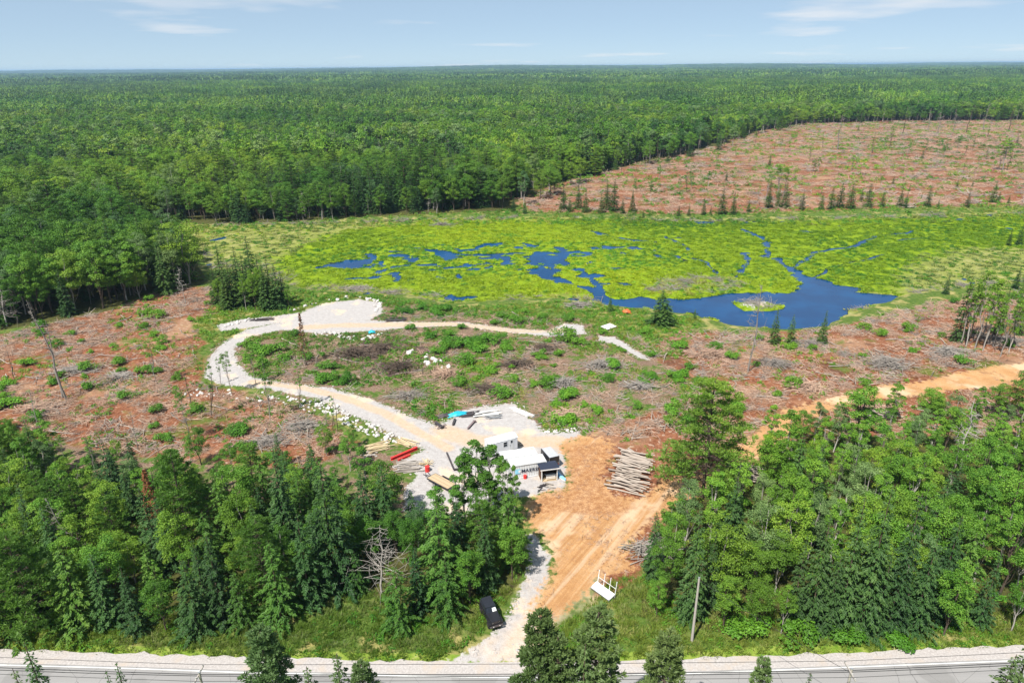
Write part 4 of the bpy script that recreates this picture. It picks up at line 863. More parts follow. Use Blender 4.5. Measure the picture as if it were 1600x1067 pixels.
def ground_stuff():
    W_ = [weed(34, .7, .55, L_SHR, .26) for _ in range(3)] + [weed(26, .6, .35, L_GRS, .22) for _ in range(2)] + [tuft(26, .55, .5, L_GRS, .05), tuft(26, .5, .5, L_DRY, .05)]
    pts = [zone_points('clearing', 1.5), zone_points('slash_left', .35), zone_points('slash_right', .28), zone_points('slash_back', .09), zone_points('forest_l', .5), zone_points('forest_r', .5)]
    p = np.concatenate(pts); nz = fbm(p[:, 0], p[:, 1], 9, 15); pid = np.concatenate([np.full(len(q), k) for k, q in enumerate(pts)])
    p = p[(nz > .50) | (pid > 3)]; p, m = clear(p); 
    bank = zone_points(GP([(300,505),(340,470),(470,455),(600,462),(700,480),(900,470),(1000,485),(1100,500),(1060,560),(950,545),(900,500),(600,480),(470,490),(330,540)]), 1.2); bank, _ = clear(bank); shore = zone_points(GP([(205,352),(400,346),(600,337),(800,328),(1100,332),(1400,322),(1650,318),(1650,342),(1300,350),(1100,353),(800,348),(600,352),(400,358),(240,366)]), .16); p = np.r_[p, bank, shore]
    z = zground(p[:, 0], p[:, 1]); k = rng.choice([0, 1, 2, 0, 1, 3, 3, 4, 5, 6], len(p)); s = rng.uniform(.6, 1.5, len(p))
    far = np.clip(p[:, 1] / 180, 1, 2.2); ok = z > WZ + .1
    scatter('ground_cover', W_, np.c_[p, z][ok], rng.uniform(0, 6.28, len(p))[ok], (s * far)[ok], k[ok], 'low green weeds and grass covering the cleared land', 'weeds')
    # verge and meadow grass
    V_ = [tuft(34, .42, .42, L_GRS, .035) for _ in range(4)] + [tuft(30, .36, .4, L_DRY, .035)] + [weed(24, .5, .4, L_SHR, .2)]
    q = zone_points(GP([(-100,960),(300,960),(470,940),(520,905),(600,930),(640,965),(760,930),(820,900),(1000,900),(1060,960),(1650,960),(1650,1040),(-100,1040)]), 4.2); q, m = clear(q)
    z = zground(q[:, 0], q[:, 1]); k = np.where(fbm(q[:, 0], q[:, 1], 5, 3) > .56, rng.choice([4, 4, 0, 1], len(q)), rng.choice([0, 1, 2, 3, 5], len(q)))
    scatter('verge_grass', V_, np.c_[q, z], rng.uniform(0, 6.28, len(q)), rng.uniform(.6, 1.3, len(q)), k, 'rough green and straw grass on the roadside verge', 'grass')
    # marsh plants
    S_ = [weed(60, 1.5, .5, L_SED, .5) for _ in range(4)] + [tuft(60, .8, 1.4, L_SED, .12) for _ in range(2)] + [tuft(60, .7, 1.3, L_DRY, .12), weed(50, 1.4, .4, L_DRY, .42), weed(60, 1.4, .7, L_SHR, .45)]
    q = zone_points(MARSH, .42); w = wet(q[:, 0], q[:, 1]); ok = (w < -.35) & (sdist(q[:, 0], q[:, 1], ISLE) > 1); q = q[ok]; w = w[ok]; m = mlook(q[:, 0], q[:, 1])
    br = m['bright'] + (fbm(q[:, 0], q[:, 1], 18, 12) - .5) * .9 > .5; ld = sdist(q[:, 0], q[:, 1], LODGE) < 0
    c0 = G(800, 402, WZ); dk = (np.sqrt(((q[:, 0] - c0[0]) / 66) ** 2 + ((q[:, 1] - c0[1]) / 24) ** 2) < 1) & (rng.uniform(size=len(q)) < .5)
    k = np.where(br & ~ld, rng.choice([0, 1, 2, 3, 4, 5, 0, 1], len(q)), rng.choice([6, 6, 7, 0, 8, 7], len(q))); k = np.where(dk | (rng.uniform(size=len(q)) < .05 + .55 * (fbm(q[:, 0], q[:, 1], 11, 77) > .70)), 8, k)
    keep = br | (rng.uniform(size=len(q)) < .55); q = q[keep]; k = k[keep]; z = zground(q[:, 0], q[:, 1])
    scatter('marsh_plants', S_, np.c_[q, z - .05], rng.uniform(0, 6.28, len(q)), np.stack([rng.uniform(.6, 1.2, len(q))] * 2 + [rng.uniform(.3, .9, len(q))], 1), k, 'bright yellow green sedge and lily pads filling the marsh', 'marsh plants')
    # logging slash
    D_ = [sticks(22, 1.6, .6, 2.6, .015, .05, STICK) for _ in range(4)] + [sticks(16, 2.1, 1.5, 5.0, .035, .09, LOGW) for _ in range(2)] + [sticks(22, 1.5, .6, 2.4, .012, .04, BARKG, .4) for _ in range(2)]
    D_ += [weed(60, 1.2, .25, L_RED, .16)]
    pts = [zone_points('slash_left', .42), zone_points('slash_right', .36), zone_points('slash_back', .05), zone_points('clearing', .34)]
    p = np.concatenate(pts); big = np.concatenate([np.full(len(pts[0]), .9), np.full(len(pts[1]), 1.0), np.full(len(pts[2]), 1.9), np.full(len(pts[3]), .8)]); m = mlook(p[:, 0], p[:, 1]); ok = (m['gravel'] < .2) & (m['sand'] < .25) & (fbm(p[:, 0], p[:, 1], 8, 171) > .40); p = p[ok]; big = big[ok]
    # strandline of drowned wood round the marsh
    e = zone_points(MARSH, .05); e = e[(sdist(e[:, 0], e[:, 1], MARSH) > -5) & (wet(e[:, 0], e[:, 1]) < -.5)]; le = zone_points(LODGE, .07); il = zone_points(ISLE, .12); e = np.r_[e, le, il]
    kk = np.r_[rng.choice([0, 1, 2, 3, 0, 1, 2, 3, 4, 6, 8, 8, 8, 8], len(p)), rng.choice([6, 7], len(e))]; p = np.r_[p, e]; big = np.r_[big, np.full(len(e), 1.5)]; z = zground(p[:, 0], p[:, 1])
    scatter('logging_slash', D_, np.c_[p, z], rng.uniform(0, 6.28, len(p)), big * rng.uniform(.6, 1.3, len(p)), kk, 'brown litter of cut branches and sticks over the clear-cuts', 'slash')
    rk = []
    for _ in range(4):
        bm = bmesh.new(); bmesh.ops.create_icosphere(bm, subdivisions=1, radius=1)
        for v in bm.verts: v.co = Vector(np.array(v.co) * rng.uniform(.7, 1.15) * np.array([1.1, .9, .6]))
        me = bpy.data.meshes.new('stone'); bm.to_mesh(me); bm.free(); me.materials.append(RGRAV); rk.append(me)
    p = np.concatenate([zone_points('winding', 9), zone_points('pad', 5), zone_points('drive', 7), zone_points('apron', 14), zone_points('clearing', 2.0)]); m = mlook(p[:, 0], p[:, 1]); g = m['gravel']
    p = p[(g > .22) & (g < rng.uniform(.35, .95, len(p))) & (m['sand'] < .3)]
    scatter('rubble', rk, np.c_[p, zground(p[:, 0], p[:, 1]) + .01], rng.uniform(0, 6.28, len(p)), .05 + .22 * rng.uniform(0, 1, len(p)) ** 2.5, rng.integers(0, 4, len(p)), 'small pale stones strewn along the gravel edges', 'rubble')
    p = np.concatenate([zone_points('dirt', 1.0), zone_points('track', .4)]); p = p[mlook(p[:, 0], p[:, 1])['gravel'] < .5]
    scatter('dirt_clods', [sticks(7, .8, .3, 1.4, .012, .035, STICK), sticks(6, .9, .3, 1.2, .012, .03, STICK), weed(14, .5, .1, L_RED, .12)], np.c_[p, zground(p[:, 0], p[:, 1]) - .05], rng.uniform(0, 6.28, len(p)), rng.uniform(.5, 1.1, len(p)) * (.25 + 1.0 * np.clip((fbm(p[:, 0], p[:, 1], 7, 61) - .42) * 4, 0, 1)), rng.integers(0, 3, len(p)), 'twigs and clods trodden into the orange dirt', 'debris')
ground_stuff()
# ------------------------------------------------------------------ things in the yard
WHITE = paint('white_steel', (.60, .61, .62), .5, .4, 0, .06, 1.2, (.48, .45, .40)); WHITE2 = paint('aged_white_roof', (.58, .57, .55), .7, .25, 0, .1, .9, (.46, .38, .31))
TRAILW = paint('white_fibreglass', (.62, .63, .66), .4, .45, 0, .05, 1.0); BLACKP = paint('black_paint', (.018, .018, .022), .3, .5, 0, .2, 2); RUBBER = paint('rubber', (.022, .022, .022), .85, .2)
GREYR = paint('grey_membrane', (.44, .45, .48), .6, .3, 0, .1, 1.5, (.36, .35, .34)); NAVY = paint('navy_shingle', (.035, .045, .075), .8, .25, 0, .2, 5); DKGLASS = paint('dark_glass', (.02, .025, .035), .08, .6)
REDP = paint('red_oxide', (.62, .035, .03), .5, .4, 0, .1, 2); DKSTEEL = paint('dark_steel', (.075, .065, .068), .6, .4, .3, .2, 3, (.12, .08, .06)); STEEL = paint('galvanised', (.45, .46, .47), .45, .5, .6, .1, 3)
BLUEL = paint('light_blue_plastic', (.22, .47, .70), .4, .45); TURQ = paint('turquoise_tarp', (.02, .42, .55), .45, .4, 0, .15, 2); WBLUE = paint('logo_blue', (.26, .60, .78), .5, .3); DKBLUE = paint('letter_navy', (.02, .03, .06), .5, .3)
LAMP = paint('lamp_lens', (.75, .74, .68), .15, .6); PAPER = paint('white_card', (.85, .85, .85), .6); BROWNW = wood('brown_plank', (.10, .055, .035), (.21, .125, .08)); DECKW = wood('deck_plank', (.48, .36, .22), (.70, .56, .38))
PINKW = paint('oxide_primer', (.20, .15, .15), .7, .3, 0, .2, 3); POLEW = wood('pole_wood', (.34, .31, .28), (.56, .52, .48), .2); CABLE = paint('black_cable', (.02, .02, .022), .6)
def part(name, g, mats, parent, smooth=False, loc=None): 
    return link(name, g.build(name, mats, smooth), parent, loc)
def heading(a, b): 
    p, q = G(*a), G(*b); return math.atan2(q[1] - p[1], q[0] - p[0])
def corrugated(L, H, depth=.045, pitch=.28):
    g = Geo(); n = int(L / pitch); xs = []; ys = []
    for k in range(n):
        x = k * L / n; s = L / n
        for f, d in ((0, 0), (.32, 0), (.5, 1), (.82, 1)): xs.append(x + f * s); ys.append(-d * depth)
    xs.append(L); ys.append(0); xs = np.array(xs) - L / 2; ys = -np.array(ys); m = len(xs)
    V = np.r_[np.c_[xs, ys, np.zeros(m)], np.c_[xs, ys, np.full(m, H)]]; i = np.arange(m - 1)
    return g.add(V, np.stack([i, i + 1, i + m + 1, i + m], 1))
def container(label, loc, rz, lettering):
    t = thing('shipping_container', label, 'container', loc, rz, 'white shipping containers on the gravel pad'); L, Wd, H = 6.06, 2.44, 2.59
    fr = Geo()
    for x in (-1, 1):
        for y in (-1, 1): fr.box((x * (L / 2 - .08), y * (Wd / 2 - .08), H / 2), (.16, .16, H))
    for y in (-1, 1):
        for z in (.09, H - .07): fr.box((0, y * (Wd / 2 - .06), z), (L - .33, .11, .14))
    for x in (-1, 1):
        for z in (.09, H - .07): fr.box((x * (L / 2 - .06), 0, z), (.11, Wd - .33, .14))
    part('frame', fr, WHITE, t)
    for y in (-1, 1):
        o = part('side_panel', corrugated(L - .3, H - .3), WHITE, t, False, (0, y * (Wd / 2 - .085), .16)); o.rotation_euler = (0, 0, 0 if y < 0 else math.pi)
    rf = corrugated(L - .2, Wd - .2, .03, .35); o = part('roof', rf, WHITE2, t, False, (0, Wd / 2 - .1, H - .03)); o.rotation_euler = (R(90), 0, 0)
    part('floor', Geo().box((0, 0, .14), (L - .2, Wd - .2, .06)), DKSTEEL, t)
    for k in (-1, 1):
        d = part('door', Geo().box((-L / 2 + .05, k * .54, H / 2 + .01), (.05, 1.06, H - .32), bev=.01), WHITE, t)
        b = Geo()
        for q in (-.28, .28): b.cyl((-L / 2 - .01, k * .54 + q, H / 2), .022, H - .2, 'z', 8)
        b.box((-L / 2 - .02, k * .54, 1.15), (.03, .5, .04)); part('lock_bar', b, STEEL, d)
    part('end_panel', Geo().box((L / 2 - .07, 0, H / 2), (.05, Wd - .3, H - .3)), WHITE, t)
    if lettering:
        cu = bpy.data.curves.new('lettering', 'FONT'); cu.body = 'MAERSK'; cu.size = .86; cu.extrude = .006; cu.offset = .016; cu.space_character = 1.1
        to = link('lettering', cu); bpy.context.view_layer.update(); me = bpy.data.meshes.new_from_object(to.evaluated_get(bpy.context.evaluated_depsgraph_get())); bpy.data.objects.remove(to)
        me.materials.clear(); me.materials.append(DKBLUE); me.name = 'lettering'
        o = link('lettering', me, t, (-1.3, -Wd / 2 - .002, 1.12)); o.rotation_euler = (R(90), 0, 0); o['label'] = 'dark navy capital lettering on the long side'
        sq = part('logo_square', Geo().box((-1.95, -Wd / 2 - .0, 1.42), (.86, .012, .86)), WBLUE, t)
        v = [(math.sin(k * math.pi / 7) * (.36 if k % 2 == 0 else .15), 0, math.cos(k * math.pi / 7) * (.36 if k % 2 == 0 else .15)) for k in range(14)]
        sg = Geo(); sg.quads(np.array([v[::-1]]) + np.array([-1.62, -Wd / 2 - .010, 1.42])); part('logo_star', sg, PAPER, sq)
    return t
ca = R(15); cx, cy = math.cos(ca), math.sin(ca)
p0 = on(799, 750); c1 = (p0[0] + cx * 3.03 - cy * 1.22, p0[1] + cy * 3.03 + cx * 1.22)
container('white shipping container with dark lettering and blue star square by the shed', (*c1, gz(*c1) + .02), ca, True)
c2 = (c1[0] - cy * 2.62 - cx * .75, c1[1] + cx * 2.62 - cy * .75)
container('plain white shipping container behind the lettered one', (*c2, gz(*c2) + .02), ca, False)
def wheel(parent, c, r, w, axis='y', hub=STEEL):
    e = Geo(); e.cyl(c, r, w, axis, 18); o = part('wheel', e, RUBBER, parent)
    h = Geo(); h.cyl(c, r * .58, w + .03, axis, 12); part('rim', h, hub, o); return o
def site_trailer():
    a = heading((776, 712), (809, 703)); p = on(809, 704.5); L, Wd, H = 5.4, 2.3, 2.25
    c = (p[0] - math.cos(a) * L / 2 - math.sin(a) * Wd / 2, p[1] - math.sin(a) * L / 2 + math.cos(a) * Wd / 2)
    t = thing('site_trailer', 'white site office trailer with arched roof, window and door behind the containers', 'trailer', (*c, gz(*c)), a)
    part('body', Geo().box((0, 0, .55 + H / 2), (L, Wd, H), bev=.06), TRAILW, t)
    g = Geo(); k = 9; th = np.linspace(-1, 1, k); prof = np.c_[th * (Wd / 2 + .04), .32 * (1 - th ** 2)]
    V = np.r_[np.c_[np.full(k, -L / 2 - .04), prof[:, 0], prof[:, 1] + .55 + H - .02], np.c_[np.full(k, L / 2 + .04), prof[:, 0], prof[:, 1] + .55 + H - .02]]; i = np.arange(k - 1)
    g.add(V, np.stack([i, i + k, i + k + 1, i + 1], 1)); g.quads(V[:k][None]); g.quads(V[k:][None, ::-1]); part('roof', g, TRAILW, t)
    for wx in (.25, -1.9):
        w = part('window', Geo().box((wx, -Wd / 2 - .015, 2.05), (.78, .05, .95)), WHITE, t); part('pane', Geo().box((wx, -Wd / 2 - .045, 2.28), (.66, .02, .36)).box((wx, -Wd / 2 - .045, 1.83), (.66, .02, .36)), DKGLASS, w)
    d = part('door', Geo().box((1.5, -Wd / 2 - .02, 1.62), (.85, .05, 2.0), bev=.012), WHITE, t); part('pane', Geo().box((1.5, -Wd / 2 - .05, 2.25), (.34, .02, .5)), DKGLASS, d); part('handle', Geo().box((1.18, -Wd / 2 - .07, 1.6), (.05, .05, .16)), DKSTEEL, d)
    part('chassis', Geo().box((0, 0, .46), (L, Wd * .8, .16)).box((L / 2 + .7, .22, .45), (1.5, .08, .12), .25).box((L / 2 + .7, -.22, .45), (1.5, .08, .12), -.25), DKSTEEL, t)
    part('doorstep', Geo().box((1.5, -Wd / 2 - .3, .4), (.9, .5, .06)).box((1.5, -Wd / 2 - .5, .18), (.9, .4, .06)).box((1.1, -Wd / 2 - .4, .2), (.05, .6, .36)), STEEL, t)
    part('tail_box', Geo().box((L / 2 + .14, .3, 1.1), (.28, .8, .9), bev=.02), BLACKP, t)
    for x in (-.7, .15):
        for y in (-1, 1): wheel(t, (x, y * (Wd / 2 - .2), .34), .34, .22)
site_trailer()
def cargo_trailer():
    pc = G(859.5, 706.5, 2.05); a = heading((846, 703), (859, 718)); L, Wd, H = 3.4, 1.85, 1.65
    t = thing('cargo_trailer', 'black enclosed cargo trailer with grey roof beside the containers', 'trailer', (pc[0], pc[1], gz(pc[0], pc[1])), a)
    part('body', Geo().box((0, 0, .45 + H / 2), (L, Wd, H), bev=.05), BLACKP, t); part('roof', Geo().box((0, 0, .45 + H + .02), (L - .14, Wd - .14, .05), bev=.02), GREYR, t)
    tr = Geo()
    for x in (-1, 1):
        for y in (-1, 1): tr.box((x * (L / 2 - .0), y * (Wd / 2 - .0), .45 + H / 2), (.06, .06, H))
    part('corner_trim', tr, STEEL, t)
    d = part('rear_door', Geo().box((L / 2 + .015, 0, .45 + H / 2), (.04, Wd - .2, H - .15)), BLACKP, t); part('hinge', Geo().box((L / 2 + .05, -.7, .9), (.04, .08, .2)).box((L / 2 + .05, .7, .9), (.04, .08, .2)), STEEL, d)
    part('tongue', Geo().box((-L / 2 - .6, .2, .42), (1.3, .07, .1), -.28).box((-L / 2 - .6, -.2, .42), (1.3, .07, .1), .28), DKSTEEL, t)
    for y in (-1, 1):
        wheel(t, (.2, y * (Wd / 2 + .1), .33), .33, .2); part('fender', Geo().box((.2, y * (Wd / 2 + .1), .72), (.95, .24, .05)), BLACKP, t)
    for y in (-1, 1): part('tail_lamp', Geo().box((L / 2 + .03, y * .78, .62), (.04, .18, .1)), REDP, t)
cargo_trailer()
def shed():
    a = on(847, 753); b = on(870, 750); an = math.atan2(b[1] - a[1], b[0] - a[0]); Wd = 2.7; D = 2.0; c = ((a[0] + b[0]) / 2 - math.sin(an) * D / 2, (a[1] + b[1]) / 2 + math.cos(an) * D / 2)
    t = thing('shed', 'small open fronted shed with navy roof and white posts', 'shed', (*c, gz(*c)), an)
    for x in (-1, 1): part('post', Geo().box((x * (Wd / 2 - .06), -D / 2 + .06, 1.2), (.12, .12, 2.4)), PAPER, t)
    for k in range(10): part('plank', Geo().box((-Wd / 2 + .135 + k * .27, D / 2 - .03, 1.05), (.258, .04, 2.1)), BROWNW, t)
    for x in (-1, 1): part('side_wall', Geo().box((x * (Wd / 2 - .03), .1, 1.08), (.05, D - .3, 2.16)), BROWNW, t)
    r = part('roof', Geo().box((0, 0, 2.42), (Wd + .5, D + .7, .08), rot=(R(-7), 0, 0), bev=.015), NAVY, t); part('fascia', Geo().box((0, -D / 2 - .36, 2.42), (Wd + .52, .04, .16)), PAPER, r)
    sh = Geo()
    for k in range(5): sh.box((0, -.88 + k * .44, 2.475 - (-.88 + k * .44) * .123), (Wd + .5, .42, .02), rot=(R(-8.2), 0, 0))
    part('shingle_course', sh, NAVY, r)['kind'] = 'stuff'
    part('floor', Geo().box((0, 0, .06), (Wd, D, .1)), DECKW, t)
    part('counter', Geo().box((.35, -.35, .82), (1.7, .55, .06)).box((.35, -.55, .45), (1.6, .04, .6)), PAPER, t)
    for z in (.35, .62): part('rail', Geo().box((.35, -D / 2 + .05, z), (1.7, .05, .09)), DECKW, t)
shed()
def canoe(label, px, py, L, a, mat):
    p = on(px, py); t = thing('canoe', label, 'canoe', (p[0], p[1], p[2] + .05), a); g = Geo(); k = 13; xs = np.linspace(-1, 1, k); V = []
    for x in xs:
        w = .42 * (1 - abs(x) ** 2.4) + .015; h = .36 + .14 * x ** 4
        for th in np.linspace(0, math.pi, 9): V.append((x * L / 2, math.cos(th) * w, math.sin(th) ** .8 * h))
    V = np.array(V); q = [[i * 9 + j, i * 9 + j + 1, (i + 1) * 9 + j + 1, (i + 1) * 9 + j] for i in range(k - 1) for j in range(8)]; g.add(V, q); part('hull', g, mat, t, True)
    for s in (-1, 1): part('gunwale', Geo().tube([(x * L / 2, s * (.42 * (1 - abs(x) ** 2.4) + .02), .01) for x in xs], .025, 6), PAPER, t)
    return t
canoe('light blue upturned canoe leaning beside the open shed', 875, 744, 3.3, R(-62), BLUEL).rotation_euler[0] = R(-12)
def flatbed():
    a = heading((674, 748), (704, 764)); p = on(690, 757); L, Wd = 4.9, 1.9; t = thing('flatbed_trailer', 'black flatbed trailer with pale plank deck on the white gravel', 'trailer', (p[0], p[1], p[2]), a)
    part('frame', Geo().box((0, Wd / 2, .6), (L, .08, .22)).box((0, -Wd / 2, .6), (L, .08, .22)).box((L / 2, 0, .6), (.08, Wd, .22)).box((-L / 2, 0, .6), (.08, Wd, .22)), BLACKP, t)
    for k in range(9): part('deck_plank', Geo().box((0, -Wd / 2 + .15 + k * .2, .70), (L - .1, .19, .05)), DECKW, t)
    for x in (-.45, .35):
        for y in (-1, 1): wheel(t, (x, y * (Wd / 2 + .17), .36), .36, .22)
    for y in (-1, 1): part('fender', Geo().box((-.05, y * (Wd / 2 + .17), .78), (1.8, .26, .04)), BLACKP, t)
    part('tongue', Geo().box((-L / 2 - .7, .25, .55), (1.5, .08, .12), -.3).box((-L / 2 - .7, -.25, .55), (1.5, .08, .12), .3), BLACKP, t); part('ramp', Geo().box((L / 2 + .4, 0, .36), (1.0, Wd * .9, .05), rot=(0, R(38), 0)), DKSTEEL, t)
    part('jack', Geo().cyl((-L / 2 - 1.3, 0, .4), .05, .8, 'z', 8), DKSTEEL, t)
flatbed()
def beam(label, a, b, w, h, mat, name='steel_beam', lift=.0, cat='beam', group=None):
    p, q = on(*a), on(*b); L = math.hypot(q[0] - p[0], q[1] - p[1]); g = Geo()
    g.box((0, 0, h - .02), (L, w, .04)).box((0, 0, .02), (L, w, .04)).box((0, 0, h / 2), (L, w * .18, h - .085)); o = link(name, g.build(name, mat), None, ((p[0] + q[0]) / 2, (p[1] + q[1]) / 2, (p[2] + q[2]) / 2 + .03 + lift), math.atan2(q[1] - p[1], q[0] - p[0])); return tag(o, label, cat, group)
beam('longer bright red steel beam lying beside the lumber pile', (611, 719), (652, 702), .42, .5, REDP); beam('shorter bright red steel beam against the longer one', (622, 720), (641, 712), .34, .3, REDP)
beam('long dark steel beam lying on the gravel left of the poplars', (698, 708), (709, 734), .22, .25, DKSTEEL); beam('short dark beam end at the foot of the long one', (709, 735), (717, 734), .3, .3, DKSTEEL)
beam('dark brown beam pointing down left in the middle of the gravel pad', (731, 671), (741, 660), .35, .35, PINKW); beam('dark block beam at the top of the diagonal brown beam', (739, 660), (744, 660), .4, .4, PINKW)
beam('short dark grey beam standing apart on the upper gravel pad', (708, 665), (711, 656), .4, .35, DKSTEEL); beam('dark grey beam at the left edge of the gravel pad', (680, 662), (692, 670), .55, .45, DKSTEEL)
def plank(name, label, c, L, w, h, a, mat, group, tilt=0, cat='plank'):
    o = link(name, Geo().box((0, 0, 0), (L, w, h)).build(name, mat), None, c); o.rotation_euler = (0, tilt, a); return tag(o, label, cat, group)
def pile(px, py, n, L, a, spread, mat, label, group, wide=.16, jitter=.12, cat='plank'):
    p = on(px, py); ax = np.array([math.cos(a), math.sin(a)]); nx = np.array([-ax[1], ax[0]])
    for k in range(n):
        u = rng.normal() * .3; v = rng.uniform(-1, 1) * spread; q = p[:2] + ax * u + nx * v; plank('plank', label, (q[0], q[1], gz(*q) + .08 + .07 * rng.integers(0, 4) + .002 * k), L * rng.uniform(.6, 1.15), wide * rng.uniform(.7, 1.4), .05, a + rng.normal() * jitter, mat, group, rng.normal() * .03, cat)
pile(590, 699, 26, 4.6, R(28), 1.6, TIMBER, 'pale sawn plank in the loose lumber pile behind the red beam', 'planks in the lumber pile'); pile(634, 692, 14, 4.2, R(-35), 1.0, TIMBER, 'pale sawn plank leaning across the right end of the lumber pile', 'planks across the lumber pile end')
pile(640, 730, 24, 4.0, R(8), 1.8, GREYW, 'weathered grey board in the heap between red beam and red drum', 'weathered boards near the red drum', .2, .25); pile(578, 712, 8, 2.6, R(-20), 1.2, GREYW, 'grey board left of the red beam', 'grey boards left of the red beam', .3, .5)
p = on(668, 727)
for k in range(30):
    a = rng.uniform(0, 6.283); L = rng.uniform(.9, 1.9); q = (p[0] + math.cos(a) * L * .45, p[1] + math.sin(a) * L * .45, p[2] + .25 + .012 * k); plank('offcut', 'yellow timber offcut splayed in the heap by the red drum', q, L, .1, .05, a + rng.normal() * .2, TIMBER, 'yellow timber offcuts', rng.uniform(-.3, .1), 'offcut')
def drum(label, px, py, r, h, mat):
    q = on(px, py); t = thing('drum', label, 'drum', (q[0], q[1], q[2])); part('barrel', Geo().cyl((0, 0, h / 2), r, h, 'z', 20), mat, t)
    for z in (.02, h * .36, h * .66, h - .02): part('hoop', Geo().cyl((0, 0, z), r + .025, .05, 'z', 20), mat, t)
drum('red drum standing by the yellow offcuts', 668, 736, .38, .95, REDP); drum('small red drum in front of the lettered container', 820.5, 747, .26, .6, REDP)
pile(848, 762, 9, 1.6, R(12), .7, DKSTEEL, 'dark scrap bar on the ground in front of the shed', 'dark scrap bars by the shed', .1, .6); pile(858, 760, 6, 1.3, R(-20), .5, GREYW, 'pale board on the ground in front of the shed', 'pale boards by the shed', .2, .6)
pile(762, 646, 12, 5.0, R(12), 1.3, WHITE2, 'white board stacked along the far edge of the gravel pad', 'white boards on the far pad edge', .35, .12); pile(735, 648, 9, 4.5, R(14), .9, DKSTEEL, 'dark board at the upper left edge of the gravel pad', 'dark boards on the far pad edge', .3, .12)
pile(815, 645, 6, 5.6, R(-42), .5, WHITE2, 'white panel along the right edge of the gravel pad', 'white panels on the right pad edge', .6, .07); pile(772, 652, 7, 3.0, R(8), .8, STEEL, 'silver rail on the upper gravel pad', 'silver rails on the upper pad', .16, .2)
pile(690, 668, 5, 2.0, R(30), .8, PINKW, 'dark brown board at the left pad corner', 'brown boards at the left pad corner', .2, .5); pile(410, 499, 7, 5.5, R(8), 1.2, DKSTEEL, 'dark timber on the white gravel beside the winding driveway', 'dark timbers by the winding driveway', .4, .15); pile(620, 500, 8, 5.5, R(4), 1.5, DKSTEEL, 'dark timber beside the upper sandy path', 'dark timbers by the upper path', .35, .25)
def tarp(label, px, py, sx, sy, h, mat, a=0, name='tarp'):
    p = on(px, py); n = 14; u = np.linspace(-1, 1, n); X, Y = np.meshgrid(u, u); Z = h * np.clip(1 - (X ** 2 + Y ** 2) * .6, 0, 1) * (.5 + fbm(X * 3 + px, Y * 3, .8, 5)) + .03
    V = np.stack([X * sx * (1 + .15 * np.sin(Y * 5)), Y * sy * (1 + .15 * np.cos(X * 4)), Z], -1).reshape(-1, 3); i = (np.arange(n - 1)[:, None] * n + np.arange(n - 1)[None]).ravel(); g = Geo().add(V, np.stack([i, i + 1, i + n + 1, i + n], 1))
    tag(link(name, g.build(name, mat, True), None, (p[0], p[1], p[2]), a), label, name)
tarp('crumpled turquoise tarp at the upper left corner of the gravel pad', 715, 648, 1.9, .8, .6, TURQ, R(18)); tarp('small turquoise tarp on the rock bank of the upper sandy pad', 581, 520, .9, .7, .7, TURQ, .3)
tarp('dark crumpled tarp at the left end of the upper pad boards', 695, 650, 1.6, .7, .5, DKSTEEL, R(18)); tarp('small orange tarp on the bank near the pond', 979, 489, 1.1, .9, 1.0, paint('orange_tarp', (.65, .14, .04), .6), 0)
q_ = on(951, 512); tag(link('sheet_panel', Geo().box((0, 0, .35), (3.6, 2.4, .1), rot=(R(6), 0, R(40))).build('sheet_panel', WHITE2), None, tuple(q_)), 'square white sheet panel lying on the weedy bank', 'panel')
def cable_reel():
    pass
# pale platform with posts by the entrance
def platform():
    a = on(924, 922); b = on(950, 941); an = math.atan2(b[1] - a[1], b[0] - a[0]); L = math.hypot(b[0] - a[0], b[1] - a[1]) + .3; nx = np.array([-math.sin(an), math.cos(an)]); Wd = 1.15
    c = (np.array(a[:2]) + np.array(b[:2])) / 2 + nx * Wd / 2; t = thing('slatted_platform', 'white slatted platform with four tall posts beside the entrance', 'platform', (c[0], c[1], gz(*c)), an)
    for k in range(8): part('slat', Geo().box((-L / 2 + (k + .5) * L / 8, 0, .55), (L / 8 - .02, Wd, .05), rot=(R(14), 0, 0)), PAPER, t)
    part('edge_rail', Geo().box((0, -Wd / 2, .36), (L, .08, .14)), STEEL, t)
    for k in range(4): part('post', Geo().tube([(-L / 2 + .1 + k * (L - .2) / 3, Wd / 2, 0), (-L / 2 + .25 + k * (L - .2) / 3, Wd / 2 + .15, 2.6)], .05, 8), PAPER, t)
    part('cross_rail', Geo().tube([(-L / 2 + .15, Wd / 2 + .1, 1.45), (L / 2, Wd / 2 + .12, 1.45)], .03, 6), PAPER, t)
    part('support', Geo().box((-L / 2 + .1, 0, .25), (.08, Wd, .5)).box((L / 2 - .1, 0, .25), (.08, Wd, .5)), STEEL, t)
platform()
